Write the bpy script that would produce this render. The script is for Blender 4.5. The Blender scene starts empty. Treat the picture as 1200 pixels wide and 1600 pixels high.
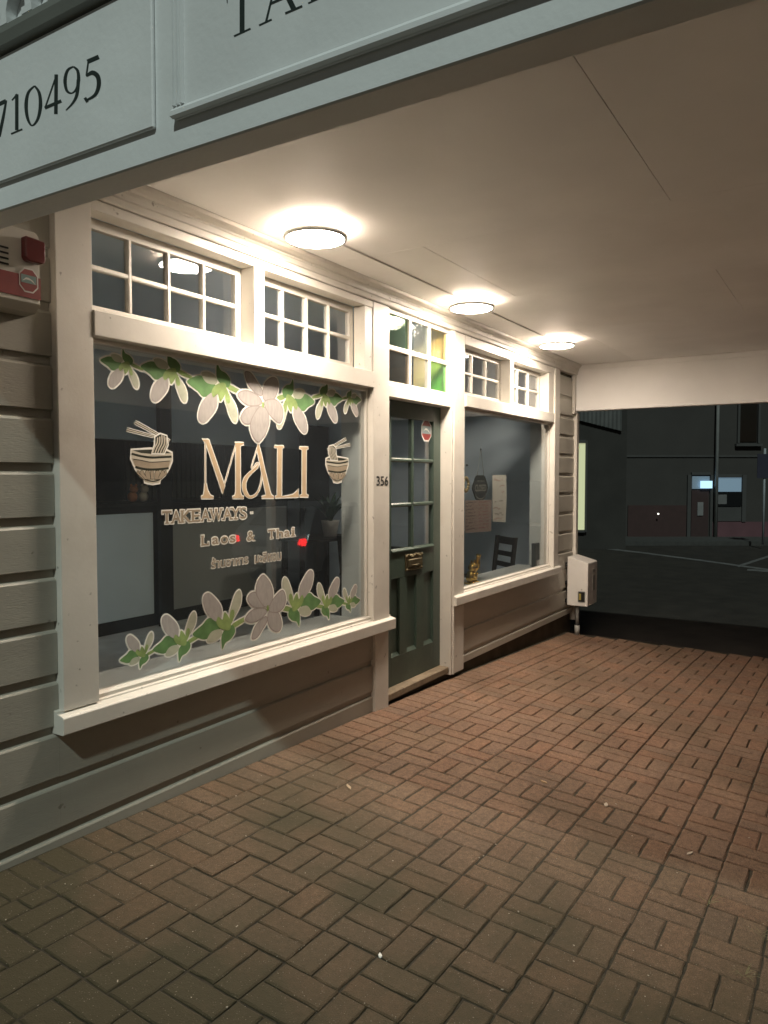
import bpy, bmesh, math, random
from mathutils import Vector, Matrix
random.seed(7)
S = bpy.context.scene
COL = S.collection
# ------------------------------------------------------------------ camera
TH, PI_ = math.radians(32.05), math.radians(2.55)
FW = Vector((math.cos(TH)*math.cos(PI_), math.sin(TH)*math.cos(PI_), -math.sin(PI_)))
RT = Vector((math.sin(TH), -math.cos(TH), 0))
UP = RT.cross(FW)
CAM = Vector((0, -2.554, 1.464))
F = 1180.0
cd = bpy.data.cameras.new('camera'); cam = bpy.data.objects.new('camera', cd); COL.objects.link(cam)
cd.sensor_fit = 'VERTICAL'; cd.sensor_height = 24; cd.sensor_width = 18
cd.lens = F/1600*24; cd.clip_end = 2000; cd.clip_start = .05
M = Matrix((RT, UP, -FW)).transposed().to_4x4(); M.translation = CAM
cam.matrix_world = M
S.camera = cam
# ------------------------------------------------------------------ night sky and the street light's direction
LDIR = Vector((1, .45, -1.13)).normalized()
SUN_EL = math.asin(-LDIR.z); SUN_ROT = math.atan2(-LDIR.x, -LDIR.y)
w = bpy.data.worlds.new('World'); S.world = w; w.use_nodes = True
nt = w.node_tree; bg = nt.nodes['Background']; sky = nt.nodes.new('ShaderNodeTexSky')
sky.sky_type = 'NISHITA'; sky.sun_disc = False; sky.sun_elevation = math.radians(-2.5); sky.sun_rotation = SUN_ROT
nt.links.new(sky.outputs[0], bg.inputs[0]); bg.inputs[1].default_value = .15
sd = bpy.data.lights.new('sun', 'SUN'); sun = bpy.data.objects.new('sun', sd); COL.objects.link(sun)
sd.energy = 1.06; sd.angle = math.radians(1.4); sd.color = (.86, 1, .93)
sun.rotation_euler = LDIR.to_track_quat('-Z', 'Y').to_euler(); sun.location = (-4, -6, 8)
LAMP = 186.0                                       # emission of the ceiling lights
S.view_settings.view_transform = 'Standard'; S.view_settings.look = 'None'
S.view_settings.exposure = .42; S.view_settings.gamma = 1; S.view_settings.use_curve_mapping = False

# ------------------------------------------------------------------ helpers
def ray(px, py): return FW + RT*((px-600)/F) - UP*((py-800)/F)
def at(px, py, y=0.0):            # point of the photograph on the vertical plane y = const (the shop front)
    r = ray(px, py); t = (y-CAM.y)/r.y; return CAM + r*t
def atx(px, py, x):               # ... on the plane x = const (the sign board)
    r = ray(px, py); t = (x-CAM.x)/r.x; return CAM + r*t
def atz(px, py, z):
    r = ray(px, py); t = (z-CAM.z)/r.z; return CAM + r*t
def ground(x, y): return -.0287*(x-3.96) + .0737*y - .018*max(0, x-5)

W = {}
def tag(o, label=None, cat=None, group=None, kind=None):
    if label: o['label'] = label
    if cat: o['category'] = cat
    if group: o['group'] = group
    if kind: o['kind'] = kind
    return o
def empty(name, loc, label=None, cat=None, group=None, rz=0, kind=None):
    o = bpy.data.objects.new(name, None); COL.objects.link(o); o.location = loc; o.rotation_euler = (0, 0, rz)
    o.empty_display_size = .1
    W[o] = Vector(loc) if rz == 0 else None
    return tag(o, label, cat, group, kind)

class MB:
    def __init__(s): s.v = []; s.f = []; s.m = []; s.sm = []
    def add(s, vs, fs, mi=0, smooth=False):
        b = len(s.v); s.v += [tuple(v) for v in vs]
        for f in fs: s.f.append([i+b for i in f]); s.m.append(mi); s.sm.append(smooth)
        return s
    def box(s, x0, x1, y0, y1, z0, z1, mi=0):
        return s.add([(x0,y0,z0),(x1,y0,z0),(x1,y1,z0),(x0,y1,z0),(x0,y0,z1),(x1,y0,z1),(x1,y1,z1),(x0,y1,z1)],
            [(0,3,2,1),(4,5,6,7),(0,1,5,4),(1,2,6,5),(2,3,7,6),(3,0,4,7)], mi)
    def prism(s, prof, a0, a1, axis='x', mi=0, smooth=False):     # prof: (u,v); axis x: (y,z)  y: (x,z)  z: (x,y)
        def p(a, u, v): return (a,u,v) if axis == 'x' else (u,a,v) if axis == 'y' else (u,v,a)
        n = len(prof); vs = [p(a0,*q) for q in prof] + [p(a1,*q) for q in prof]
        fs = [(i,(i+1) % n, n+(i+1) % n, n+i) for i in range(n)]
        s.add(vs, fs, mi, smooth); s.add(vs, [list(range(n))[::-1], list(range(n, 2*n))], mi)
        return s
    def cyl(s, c, r, z0, z1, n=24, mi=0, smooth=True, r1=None):
        r1 = r if r1 is None else r1
        vs = [(c[0]+r*math.cos(2*math.pi*i/n), c[1]+r*math.sin(2*math.pi*i/n), z0) for i in range(n)] + \
             [(c[0]+r1*math.cos(2*math.pi*i/n), c[1]+r1*math.sin(2*math.pi*i/n), z1) for i in range(n)]
        s.add(vs, [(i,(i+1) % n, n+(i+1) % n, n+i) for i in range(n)], mi, smooth)
        s.add(vs, [list(range(n))[::-1], list(range(n, 2*n))], mi); return s
    def lathe(s, c, prof, n=24, mi=0):
        vs = []
        for r, z in prof:
            for i in range(n): vs.append((c[0]+r*math.cos(2*math.pi*i/n), c[1]+r*math.sin(2*math.pi*i/n), c[2]+z))
        fs = [(k*n+i, k*n+(i+1) % n, (k+1)*n+(i+1) % n, (k+1)*n+i) for k in range(len(prof)-1) for i in range(n)]
        s.add(vs, fs, mi, True); return s
    def tube(s, pts, r, n=8, mi=0):
        pts = [Vector(p) for p in pts]; rs = r if isinstance(r, (list, tuple)) else [r]*len(pts); vs = []
        for k, p in enumerate(pts):
            d = (pts[min(k+1, len(pts)-1)] - pts[max(k-1, 0)]).normalized()
            a = d.orthogonal().normalized() if abs(d.z) > .9 else d.cross(Vector((0,0,1))).normalized(); b = d.cross(a)
            for i in range(n):
                t = 2*math.pi*i/n; vs.append(p + (a*math.cos(t) + b*math.sin(t))*rs[k])
        fs = [(k*n+i, k*n+(i+1) % n, (k+1)*n+(i+1) % n, (k+1)*n+i) for k in range(len(pts)-1) for i in range(n)]
        s.add(vs, fs, mi, True); m = len(pts)*n
        s.add(vs, [list(range(n)), list(range(m-n, m))[::-1]], mi); return s
    def ball(s, c, r, mi=0, n=14, k=9, rot=None):
        vs = []; R = rot or Matrix.Identity(3)
        for a in range(k+1):
            ph = math.pi*a/k
            for i in range(n):
                t = 2*math.pi*i/n
                v = R @ Vector((r[0]*math.sin(ph)*math.cos(t), r[1]*math.sin(ph)*math.sin(t), r[2]*math.cos(ph)))
                vs.append((c[0]+v.x, c[1]+v.y, c[2]+v.z))
        s.add(vs, [(a*n+i, (a+1)*n+i, (a+1)*n+(i+1) % n, a*n+(i+1) % n) for a in range(k) for i in range(n)], mi, True); return s
    def flat(s, pts, mi=0): return s.add(pts, [list(range(len(pts)))], mi)
    def build(s, name, mats, parent=None, bevel=0, local=False, seg=1, weld=True):
        mats = mats if isinstance(mats, (list, tuple)) else [mats]
        n = len(s.v); lo = [min(v[i] for v in s.v) for i in range(3)]; hi = [max(v[i] for v in s.v) for i in range(3)]
        c = Vector([(lo[0]+hi[0])/2, (lo[1]+hi[1])/2, lo[2]])
        me = bpy.data.meshes.new(name)
        me.from_pydata([(v[0]-c.x, v[1]-c.y, v[2]-c.z) for v in s.v], [], s.f)
        for m in mats: me.materials.append(m)
        me.polygons.foreach_set('material_index', s.m); me.polygons.foreach_set('use_smooth', s.sm)
        bm = bmesh.new(); bm.from_mesh(me)
        if weld: bmesh.ops.remove_doubles(bm, verts=bm.verts, dist=1e-6)
        if bevel:
            es = [e for e in bm.edges if len(e.link_faces) == 2 and e.calc_face_angle() > .5]
            bmesh.ops.bevel(bm, geom=es, offset=bevel, segments=seg, affect='EDGES', profile=.6, clamp_overlap=True)
        if weld: bmesh.ops.recalc_face_normals(bm, faces=bm.faces)
        bm.to_mesh(me); bm.free()
        o = bpy.data.objects.new(name, me); COL.objects.link(o)
        if parent is not None:
            o.parent = parent
            if local or W.get(parent) is None: o.location = c if W.get(parent) is None and parent.type == 'EMPTY' else c - LOC[parent]; LOC[o] = c; W[o] = None
            else: o.location = c - W[parent]; W[o] = c
        else: o.location = c; W[o] = c
        return o
LOC = {}
def box(name, mat, parent, x0, x1, y0, y1, z0, z1, bevel=.003):
    return MB().box(x0, x1, y0, y1, z0, z1).build(name, mat, parent, bevel)
def copy_tree(o, parent=None):
    c = o.copy(); COL.objects.link(c); c.parent = parent; W[c] = W.get(o)
    for ch in [x for x in bpy.data.objects if x.parent == o]: copy_tree(ch, c)
    return c

# ------------------------------------------------------------------ materials
def new_mat(name):
    m = bpy.data.materials.new(name); m.use_nodes = True
    return m, m.node_tree, m.node_tree.nodes['Principled BSDF']
def N(nt, t, **k):
    n = nt.nodes.new(t)
    for a, b in k.items(): setattr(n, a, b)
    return n
def mat(name, col, rough=.5, var=.10, scale=6, bump=.0, bscale=60, metal=0, spec=.5, stretch=None, dirt=None, dscale=2.2, spots=0):
    m, nt, p = new_mat(name); L = nt.links.new
    tc = N(nt, 'ShaderNodeTexCoord'); mp = N(nt, 'ShaderNodeMapping'); L(tc.outputs['Object'], mp.inputs[0])
    geo = N(nt, 'ShaderNodeNewGeometry'); L(geo.outputs['Position'], mp.inputs[0])
    if stretch: mp.inputs['Scale'].default_value = stretch
    nz = N(nt, 'ShaderNodeTexNoise'); nz.inputs['Scale'].default_value = scale; nz.inputs['Detail'].default_value = 6
    L(mp.outputs[0], nz.inputs[0])
    rp = N(nt, 'ShaderNodeMapRange'); rp.inputs[1].default_value = .3; rp.inputs[2].default_value = .7
    rp.inputs[3].default_value = 1-var; rp.inputs[4].default_value = 1+var*.6; L(nz.outputs[0], rp.inputs[0])
    mx = N(nt, 'ShaderNodeVectorMath', operation='SCALE'); mx.inputs[0].default_value = col; L(rp.outputs[0], mx.inputs['Scale'])
    out = mx.outputs[0]
    if dirt:
        n2 = N(nt, 'ShaderNodeTexNoise'); n2.inputs['Scale'].default_value = dscale; n2.inputs['Detail'].default_value = 8; n2.inputs['Roughness'].default_value = .7
        L(geo.outputs['Position'], n2.inputs[0])
        r2 = N(nt, 'ShaderNodeMapRange'); r2.inputs[1].default_value = .52; r2.inputs[2].default_value = .78; r2.inputs[4].default_value = .55; L(n2.outputs[0], r2.inputs[0])
        mc = N(nt, 'ShaderNodeMix', data_type='RGBA'); L(r2.outputs[0], mc.inputs[0]); L(out, mc.inputs[6]); mc.inputs[7].default_value = (*dirt, 1)
        out = mc.outputs[2]
    if spots:
        v = N(nt, 'ShaderNodeTexNoise'); v.inputs['Scale'].default_value = spots; v.inputs['Detail'].default_value = 2; L(geo.outputs['Position'], v.inputs[0])
        r3 = N(nt, 'ShaderNodeMapRange'); r3.inputs[1].default_value = .70; r3.inputs[2].default_value = .76; r3.inputs[4].default_value = .6; L(v.outputs[0], r3.inputs[0])
        mc = N(nt, 'ShaderNodeMix', data_type='RGBA'); L(r3.outputs[0], mc.inputs[0]); L(out, mc.inputs[6]); mc.inputs[7].default_value = (.10, .085, .06, 1)
        out = mc.outputs[2]
    L(out, p.inputs['Base Color'])
    p.inputs['Roughness'].default_value = rough; p.inputs['Metallic'].default_value = metal; p.inputs['Specular IOR Level'].default_value = spec
    if bump:
        nb = N(nt, 'ShaderNodeTexNoise'); nb.inputs['Scale'].default_value = bscale; nb.inputs['Detail'].default_value = 4; L(mp.outputs[0], nb.inputs[0])
        b = N(nt, 'ShaderNodeBump'); b.inputs['Strength'].default_value = bump; b.inputs['Distance'].default_value = .004
        L(nb.outputs[0], b.inputs['Height']); L(b.outputs[0], p.inputs['Normal'])
    return m
def emit(name, col, s):
    m, nt, p = new_mat(name); p.inputs['Base Color'].default_value = (*[min(1, c) for c in col], 1); p.inputs['Emission Color'].default_value = (*col, 1); p.inputs['Emission Strength'].default_value = s
    p.inputs['Roughness'].default_value = .4; return m
def glass(name, tint=(.97, .985, .985), ior=1.72, rough=0, bump=0, bscale=120, bdist=.003, haze=.019):
    m = bpy.data.materials.new(name); m.use_nodes = True; nt = m.node_tree; nt.nodes.clear(); L = nt.links.new
    o = N(nt, 'ShaderNodeOutputMaterial'); mx = N(nt, 'ShaderNodeMixShader'); tr = N(nt, 'ShaderNodeBsdfTransparent'); gl = N(nt, 'ShaderNodeBsdfGlossy')
    fr = N(nt, 'ShaderNodeFresnel'); g = N(nt, 'ShaderNodeNewGeometry'); mr = N(nt, 'ShaderNodeMapRange')
    mr.inputs[3].default_value = ior; mr.inputs[4].default_value = 1/ior; L(g.outputs['Backfacing'], mr.inputs[0]); L(mr.outputs[0], fr.inputs[0])
    tr.inputs[0].default_value = (*tint, 1); gl.inputs['Roughness'].default_value = rough
    L(fr.outputs[0], mx.inputs[0]); L(tr.outputs[0], mx.inputs[1]); L(gl.outputs[0], mx.inputs[2]); L(mx.outputs[0], o.inputs[0])
    df = N(nt, 'ShaderNodeBsdfDiffuse'); df.inputs[0].default_value = (.60, .70, .80, 1); m2 = N(nt, 'ShaderNodeMixShader')  # pale blue haze painted into the glass to lighten dark panes
    nd = N(nt, 'ShaderNodeTexNoise'); nd.inputs['Scale'].default_value = 2.2; nd.inputs['Detail'].default_value = 5; L(g.outputs['Position'], nd.inputs[0])
    md = N(nt, 'ShaderNodeMapRange'); md.inputs[1].default_value = .3; md.inputs[2].default_value = .7; md.inputs[3].default_value = haze*.6; md.inputs[4].default_value = haze*1.3; L(nd.outputs[0], md.inputs[0])
    L(md.outputs[0], m2.inputs[0]); L(tr.outputs[0], m2.inputs[1]); L(df.outputs[0], m2.inputs[2]); L(m2.outputs[0], mx.inputs[1])
    nz = N(nt, 'ShaderNodeTexNoise'); L(g.outputs['Position'], nz.inputs[0]); nz.inputs['Scale'].default_value = bscale if bump else 1.3; nz.inputs['Detail'].default_value = 1
    b = N(nt, 'ShaderNodeBump'); b.inputs['Strength'].default_value = bump or .12; b.inputs['Distance'].default_value = bdist; L(nz.outputs[0], b.inputs['Height']); L(b.outputs[0], gl.inputs['Normal'])
    return m

TRIM = mat('cream_paint', (.64, .61, .55), .42, .07, 5, .10, 70, stretch=(1, 1, 1), dirt=(.52, .47, .40), dscale=3.0, spots=28)
SASH = mat('sash_paint', (.63, .60, .54), .4, .06, 7, .2, 90, dirt=(.5, .45, .36), dscale=4)
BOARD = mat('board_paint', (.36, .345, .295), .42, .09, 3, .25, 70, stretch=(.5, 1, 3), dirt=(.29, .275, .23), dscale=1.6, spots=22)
BOARD2 = mat('board_paint_lit', (.50, .475, .41), .42, .07, 3, .25, 70, stretch=(.5, 1, 3), dirt=(.42, .39, .33), dscale=1.6, spots=22)  # the BOARD paint with brighter light put into its colour
PLINTH = mat('dark_foundation', (.085, .070, .048), .9, .3, 8, .6, 40)
CEIL = mat('ceiling_paint', (.89, .87, .84), .55, .08, 1.5, .15, 40, dirt=(.82, .79, .75), dscale=.9)
BEAM = mat('beam_paint', (.45, .44, .40), .5, .08, 3, .2, 60, dirt=(.33, .31, .27), dscale=2)
FASCIA = mat('fascia_paint', (.86, .88, .885), .5, .08, 3, .2, 60, dirt=(.70, .73, .72), dscale=2.5)
RAIL = mat('rail_paint', (.22, .23, .21), .5, .1, 4, .2, 60)
LETTER = mat('sign_lettering', (.022, .035, .032), .5, .15, 20)
GREEN = mat('door_paint', (.052, .078, .062), .38, .12, 4, .25, 80, dirt=(.04, .055, .045), dscale=3)
BRASS = mat('aged_brass', (.17, .145, .085), .45, .35, 60, .4, 150, metal=.85)
STONE = mat('threshold_stone', (.23, .18, .12), .8, .2, 14, .6, 60, dirt=(.10, .08, .05), dscale=6)
JOINT = mat('paver_joint_sand', (.034, .028, .016), .95, .5, 40, .8, 120)
ASPH = mat('asphalt', (.032, .028, .023), .85, .3, 3, .8, 140, spec=.3)
KERB = mat('kerb_concrete', (.05, .05, .046), .85, .2, 8, .5, 60)
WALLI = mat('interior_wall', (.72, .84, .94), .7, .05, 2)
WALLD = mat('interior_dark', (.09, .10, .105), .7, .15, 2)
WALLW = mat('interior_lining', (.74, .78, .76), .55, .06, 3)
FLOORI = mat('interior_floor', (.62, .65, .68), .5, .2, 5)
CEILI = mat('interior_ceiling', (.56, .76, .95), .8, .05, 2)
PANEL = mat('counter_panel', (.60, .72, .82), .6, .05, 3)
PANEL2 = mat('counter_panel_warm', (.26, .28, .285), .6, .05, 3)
BLACK = mat('black_paint', (.012, .013, .014), .45, .2, 8)
WHITEP = mat('white_enamel', (.68, .66, .62), .35, .05, 6, .1, 50, dirt=(.5, .47, .4), dscale=5)
GREYP = mat('grey_plastic', (.30, .30, .28), .5, .1, 8)
RED = mat('red_plastic', (.12, .012, .012), .3, .15, 8)
REDP = mat('red_print', (.24, .035, .03), .5, .1, 20)
PALE = mat('white_print', (.72, .70, .66), .5, .06, 30)
GLASS = glass('clear_glass')
GLASSF = glass('rippled_glass', (.80, .85, .82), 1.6, .05, .9, 75, .006)
GLASSG = glass('green_glass', (.60, .86, .56), 1.55, .02, .5, 55, .004)
GLASSY = glass('amber_glass', (.93, .86, .60), 1.55, .03, .6, 70, .005)
GLASSB = glass('smoky_glass', (.74, .68, .55), 1.55, .03, .4, 60, .004)
CLEARV = GLASS
LEDGE = mat('inner_sill_paint', (.55, .57, .55), .45, .06, 4)
WOODK = mat('dark_wood', (.030, .026, .024), .45, .2, 10)

# brick paver
def brick_mat():
    m, nt, p = new_mat('clay_paver'); L = nt.links.new
    oi = N(nt, 'ShaderNodeObjectInfo'); g = N(nt, 'ShaderNodeNewGeometry')
    a = N(nt, 'ShaderNodeMath', operation='ADD'); L(oi.outputs['Random'], a.inputs[0]); L(g.outputs['Random Per Island'], a.inputs[1])
    fr = N(nt, 'ShaderNodeMath', operation='FRACT'); L(a.outputs[0], fr.inputs[0])
    cr = N(nt, 'ShaderNodeValToRGB'); e = cr.color_ramp.elements
    e[0].position = 0; e[0].color = (.172, .105, .068, 1); e[1].position = 1; e[1].color = (.184, .105, .066, 1)
    for ps, c in ((.2, (.178, .114, .074)), (.4, (.194, .108, .066)), (.6, (.164, .106, .072)), (.8, (.186, .113, .073))):
        k = e.new(ps); k.color = (*c, 1)
    L(fr.outputs[0], cr.inputs[0])
    n1 = N(nt, 'ShaderNodeTexNoise'); n1.inputs['Scale'].default_value = 2.3; n1.inputs['Detail'].default_value = 5; L(g.outputs['Position'], n1.inputs[0])
    n2 = N(nt, 'ShaderNodeTexNoise'); n2.inputs['Scale'].default_value = 260; n2.inputs['Detail'].default_value = 2; L(g.outputs['Position'], n2.inputs[0])
    n3 = N(nt, 'ShaderNodeTexNoise'); n3.inputs['Scale'].default_value = 45; n3.inputs['Detail'].default_value = 5; L(g.outputs['Position'], n3.inputs[0])
    def rng(src, a0, a1, b0, b1):
        r = N(nt, 'ShaderNodeMapRange'); L(src, r.inputs[0])
        for i, v in enumerate((a0, a1, b0, b1)): r.inputs[i+1].default_value = v
        return r.outputs[0]
    def mul(c, f):
        v = N(nt, 'ShaderNodeVectorMath', operation='SCALE'); L(c, v.inputs[0]); L(f, v.inputs['Scale']); return v.outputs[0]
    c = mul(cr.outputs[0], rng(n1.outputs[0], .3, .7, .80, 1.16)); c = mul(c, rng(n2.outputs[0], .3, .7, .50, 1.52)); c = mul(c, rng(n3.outputs[0], .3, .7, .76, 1.22))
    # moss and grime in broad patches, plus shade painted over the near end
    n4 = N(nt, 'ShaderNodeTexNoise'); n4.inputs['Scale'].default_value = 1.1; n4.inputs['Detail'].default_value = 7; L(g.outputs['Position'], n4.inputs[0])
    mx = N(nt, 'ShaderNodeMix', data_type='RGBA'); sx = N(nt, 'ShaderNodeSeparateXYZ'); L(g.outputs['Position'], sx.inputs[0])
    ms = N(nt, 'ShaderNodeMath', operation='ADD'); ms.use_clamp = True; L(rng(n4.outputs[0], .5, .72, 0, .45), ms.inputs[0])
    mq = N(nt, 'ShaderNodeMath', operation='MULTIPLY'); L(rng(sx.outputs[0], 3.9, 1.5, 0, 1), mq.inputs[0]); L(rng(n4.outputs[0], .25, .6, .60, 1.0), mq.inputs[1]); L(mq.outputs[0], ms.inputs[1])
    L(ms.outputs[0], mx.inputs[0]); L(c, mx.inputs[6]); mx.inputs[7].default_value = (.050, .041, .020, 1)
    # pale grit specks
    sp = N(nt, 'ShaderNodeTexNoise'); sp.inputs['Scale'].default_value = 230; sp.inputs['Detail'].default_value = 0; L(g.outputs['Position'], sp.inputs[0])
    m2 = N(nt, 'ShaderNodeMix', data_type='RGBA'); L(rng(sp.outputs[0], .78, .83, 0, .5), m2.inputs[0]); L(mx.outputs[2], m2.inputs[6]); m2.inputs[7].default_value = (.42, .38, .32, 1)
    L(m2.outputs[2], p.inputs['Base Color']); p.inputs['Roughness'].default_value = .78; p.inputs['Specular IOR Level'].default_value = .35
    ad = N(nt, 'ShaderNodeMath', operation='ADD'); L(n2.outputs[0], ad.inputs[0]); L(n3.outputs[0], ad.inputs[1])
    b = N(nt, 'ShaderNodeBump'); b.inputs['Strength'].default_value = .8; b.inputs['Distance'].default_value = .004; L(ad.outputs[0], b.inputs['Height']); L(b.outputs[0], p.inputs['Normal'])
    return m
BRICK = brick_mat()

# ================================================================== SETTING
# road sheet to the horizon
rd = MB().box(-400, 600, -400, 600, -.75, -.45).build('road', ASPH); tag(rd, 'dark asphalt road beyond the brick footpath', kind='structure')
# ---- footpath: sub-base sheet and pavers
XA = 2.977; PX = .2051; YA = -.288; PY = .2035
def xedge(y): return 7.74 + .62*min(1.6, max(0, -y)/1.9)**.85
fb = MB()
xs = [-1.6+.4*i for i in range(26)]; ys = [.35, 0]+[-.3*i for i in range(1, 13)]
rows = []
for y in ys: rows.append([(min(x, xedge(y)), y, ground(min(x, xedge(y)), y)-.0058) for x in xs])
vs = [p for r in rows for p in r]; nx = len(xs)
fb.add(vs, [(r*nx+i, (r+1)*nx+i, (r+1)*nx+i+1, r*nx+i+1) for r in range(len(ys)-1) for i in range(nx-1) if vs[r*nx+i][0] < vs[r*nx+i+1][0]-1e-5])
# skirt down to the road at far and street edges
ed = [(xedge(y), y) for y in ys]
sk = [(x, y, ground(x, y)-.008) for x, y in ed] + [(x+.03, y, -.46) for x, y in ed]; n = len(ed)
fb.add(sk, [(i, i+1, n+i+1, n+i) for i in range(n-1)])
yb = ys[-1]; sk = [(x, yb, ground(x, yb)-.008) for x in xs] + [(x, yb-.02, -.46) for x in xs]
fb.add(sk, [(i, i+1, nx+i+1, nx+i) for i in range(nx-1)])
foot = fb.build('footpath', JOINT, weld=False); tag(foot, 'brick footpath laid in basket weave under the verandah', kind='structure')
# pavers: (x0,x1,y0,y1)
bricks = []
GAP = .0034
def put(x0, x1, y0, y1):
    xm = (x0+x1)/2; ym = (y0+y1)/2
    if x1 > xedge(ym)-.005: return
    bricks.append((x0+GAP, x1-GAP, y0+GAP, y1-GAP))
for k in range(-26, 62):                                   # soldier course against the shop front
    x = 1.627 + .1033*k; put(x, x+.1033, -.199, -.004)
for n in range(-1, 17):
    y1 = YA - PY*n; y0 = y1 - PY
    for j in range(-27, 24):
        x1 = XA - PX*j; x0 = x1 - PX
        if n == -1:                                        # cut row
            if (n+j) % 2: put(x0, x1, YA, -.201)
            else: put(x0, x0+PX/2, YA, -.201); put(x0+PX/2, x1, YA, -.201)
        elif (n+j) % 2: put(x0, x1, y0, y0+PY/2); put(x0, x1, y0+PY/2, y1)
        else: put(x0, x0+PX/2, y0, y1); put(x0+PX/2, x1, y0, y1)
def proj(p):
    d = Vector(p)-CAM; z = d.dot(FW)
    return (600+F*d.dot(RT)/z, 800-F*d.dot(UP)/z, z) if z > .05 else None
def vis(b):
    c = ((b[0]+b[1])/2, (b[2]+b[3])/2); q = proj((c[0], c[1], ground(*c)))
    if not q: return 0
    if q[0] < -20 or q[0] > 1220 or q[1] > 1630: return 0
    return (b[1]-b[0])*(b[3]-b[2])/q[2]**3
order = sorted(range(len(bricks)), key=lambda i: -vis(bricks[i]))
single = set(order[:300])
def brick_geo(w, h, rough=False):
    a, b, ch, t = w/2, h/2, .0038, .0042
    if not rough:
        v = [(-a,-b,-.03),(a,-b,-.03),(a,b,-.03),(-a,b,-.03),(-a,-b,-t),(a,-b,-t),(a,b,-t),(-a,b,-t),(-a+ch,-b+ch,0),(a-ch,-b+ch,0),(a-ch,b-ch,0),(-a+ch,b-ch,0)]
        f = [(0,1,5,4),(1,2,6,5),(2,3,7,6),(3,0,4,7),(4,5,9,8),(5,6,10,9),(6,7,11,10),(7,4,8,11),(8,9,10,11)]
        return v, f
    ps = []; nl, ns = (5, 3) if w > h else (3, 5)          # worn, slightly chipped outline
    for (x0, y0, x1, y1, n_) in ((-a,-b,a,-b,nl),(a,-b,a,b,ns),(a,b,-a,b,nl),(-a,b,-a,-b,ns)):
        for k in range(n_): ps.append((x0+(x1-x0)*k/n_, y0+(y1-y0)*k/n_))
    n_ = len(ps); J = lambda q: random.gauss(0, q)
    lo = [(x, y, -.03) for x, y in ps]; md = [(x+J(.0009), y+J(.0009), -t) for x, y in ps]; up = []
    for x, y in ps:
        c = ch*(1+abs(J(.55))); up.append((x*(1-c/a)+J(.0006), y*(1-c/b)+J(.0006), -abs(J(.0004))))
    v = lo+md+up; f = [(i,(i+1) % n_, n_+(i+1) % n_, n_+i) for i in range(n_)]+[(n_+i, n_+(i+1) % n_, 2*n_+(i+1) % n_, 2*n_+i) for i in range(n_)]+[tuple(range(2*n_, 3*n_))]
    return v, f
meshes = {}
rest = MB()
for i, b in enumerate(bricks):
    wd, ht = b[1]-b[0], b[3]-b[2]; cx, cy = (b[0]+b[1])/2, (b[2]+b[3])/2; z = ground(cx, cy)
    e = .05; gx = (ground(cx+e, cy)-ground(cx-e, cy))/(2*e); gy = (ground(cx, cy+e)-ground(cx, cy-e))/(2*e)
    sag = .006*math.sin(cx*2.1+1)*math.sin(cy*1.7+.5)
    gx += random.gauss(0, .005); gy += random.gauss(0, .005); z += random.gauss(0, .0007) + sag*.3
    m = Matrix(((1, 0, -gx), (0, 1, -gy), (gx, gy, 1))); rz = Matrix.Rotation(random.gauss(0, .007), 3, 'Z'); m = m @ rz
    dx, dy = random.gauss(0, .0012), random.gauss(0, .0012)
    if i in single:
        key = (round(wd, 3), round(ht, 3), i % 7)
        if key not in meshes:
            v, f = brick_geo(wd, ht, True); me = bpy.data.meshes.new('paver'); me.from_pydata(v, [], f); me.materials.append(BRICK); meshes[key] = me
        o = bpy.data.objects.new('paver', meshes[key]); COL.objects.link(o); o.parent = foot
        mm = m.to_4x4(); mm.translation = Vector((cx+dx, cy+dy, z)) - W[foot]; o.matrix_local = mm
    else:
        if proj((cx, cy, z)) is None and cx < -1.2: continue
        v, f = brick_geo(wd, ht)
        rest.add([m @ Vector(p) + Vector((cx+dx, cy+dy, z)) for p in v], f)
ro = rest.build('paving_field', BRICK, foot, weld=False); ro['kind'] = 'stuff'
# grit, leaf litter scraps lying on the pavers
lit = mat('pale_scrap', (.42, .37, .30), .8, .2, 30)
gr = MB()
for k in range(300):
    px, py = random.uniform(0, 1200), random.uniform(1010, 1600)
    r = ray(px, py); nrm = Vector((.0287, -.0737, 1)); t = (.0287*3.96 - nrm.dot(CAM))/nrm.dot(r); p = CAM + r*t
    if p.y > -.03 or p.x > xedge(p.y)-.05: continue
    z = ground(p.x, p.y)-.002; s = random.choice((.0008, .0010, .0012, .0017)); a = random.uniform(0, 3.14); l = s*random.choice((1, 1, 1.5, 3))
    ca, sa = math.cos(a), math.sin(a)
    pts = [(p.x+ca*u*l-sa*v_*s, p.y+sa*u*l+ca*v_*s) for u, v_ in ((-1,-1),(1,-1),(1,1),(-1,1))]
    gr.add([(x, y, z) for x, y in pts]+[(x, y, z+s*1.6) for x, y in pts], [(4,5,6,7),(0,1,5,4),(1,2,6,5),(2,3,7,6),(3,0,4,7)])
go = gr.build('grit', lit, foot, weld=False); go['kind'] = 'stuff'
def scrap(px, py, l, s, label, ang, m=None):
    r = ray(px, py); nrm = Vector((.0287, -.0737, 1)); t = (.0287*3.96 - nrm.dot(CAM))/nrm.dot(r); p = CAM + r*t; z = ground(p.x, p.y)
    mb = MB(); ca, sa = math.cos(ang), math.sin(ang); out = []
    for u, v_, h in ((-1, 0, .002), (-.5, .8, .004), (.4, 1, .003), (1, .1, .006), (.5, -.8, .003), (-.4, -1, .004)):
        out.append((p.x+ca*u*l-sa*v_*s, p.y+sa*u*l+ca*v_*s, z+h))
    low = [(x, y, z-.0005) for x, y, _ in out]
    mb.add(out+low, [(0,1,2,3,4,5)]+[(i, 6+i, 6+(i+1) % 6, (i+1) % 6) for i in range(6)])
    tag(mb.build('litter_scrap', m or lit, weld=False), label, 'litter', 'litter on the footpath')
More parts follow.
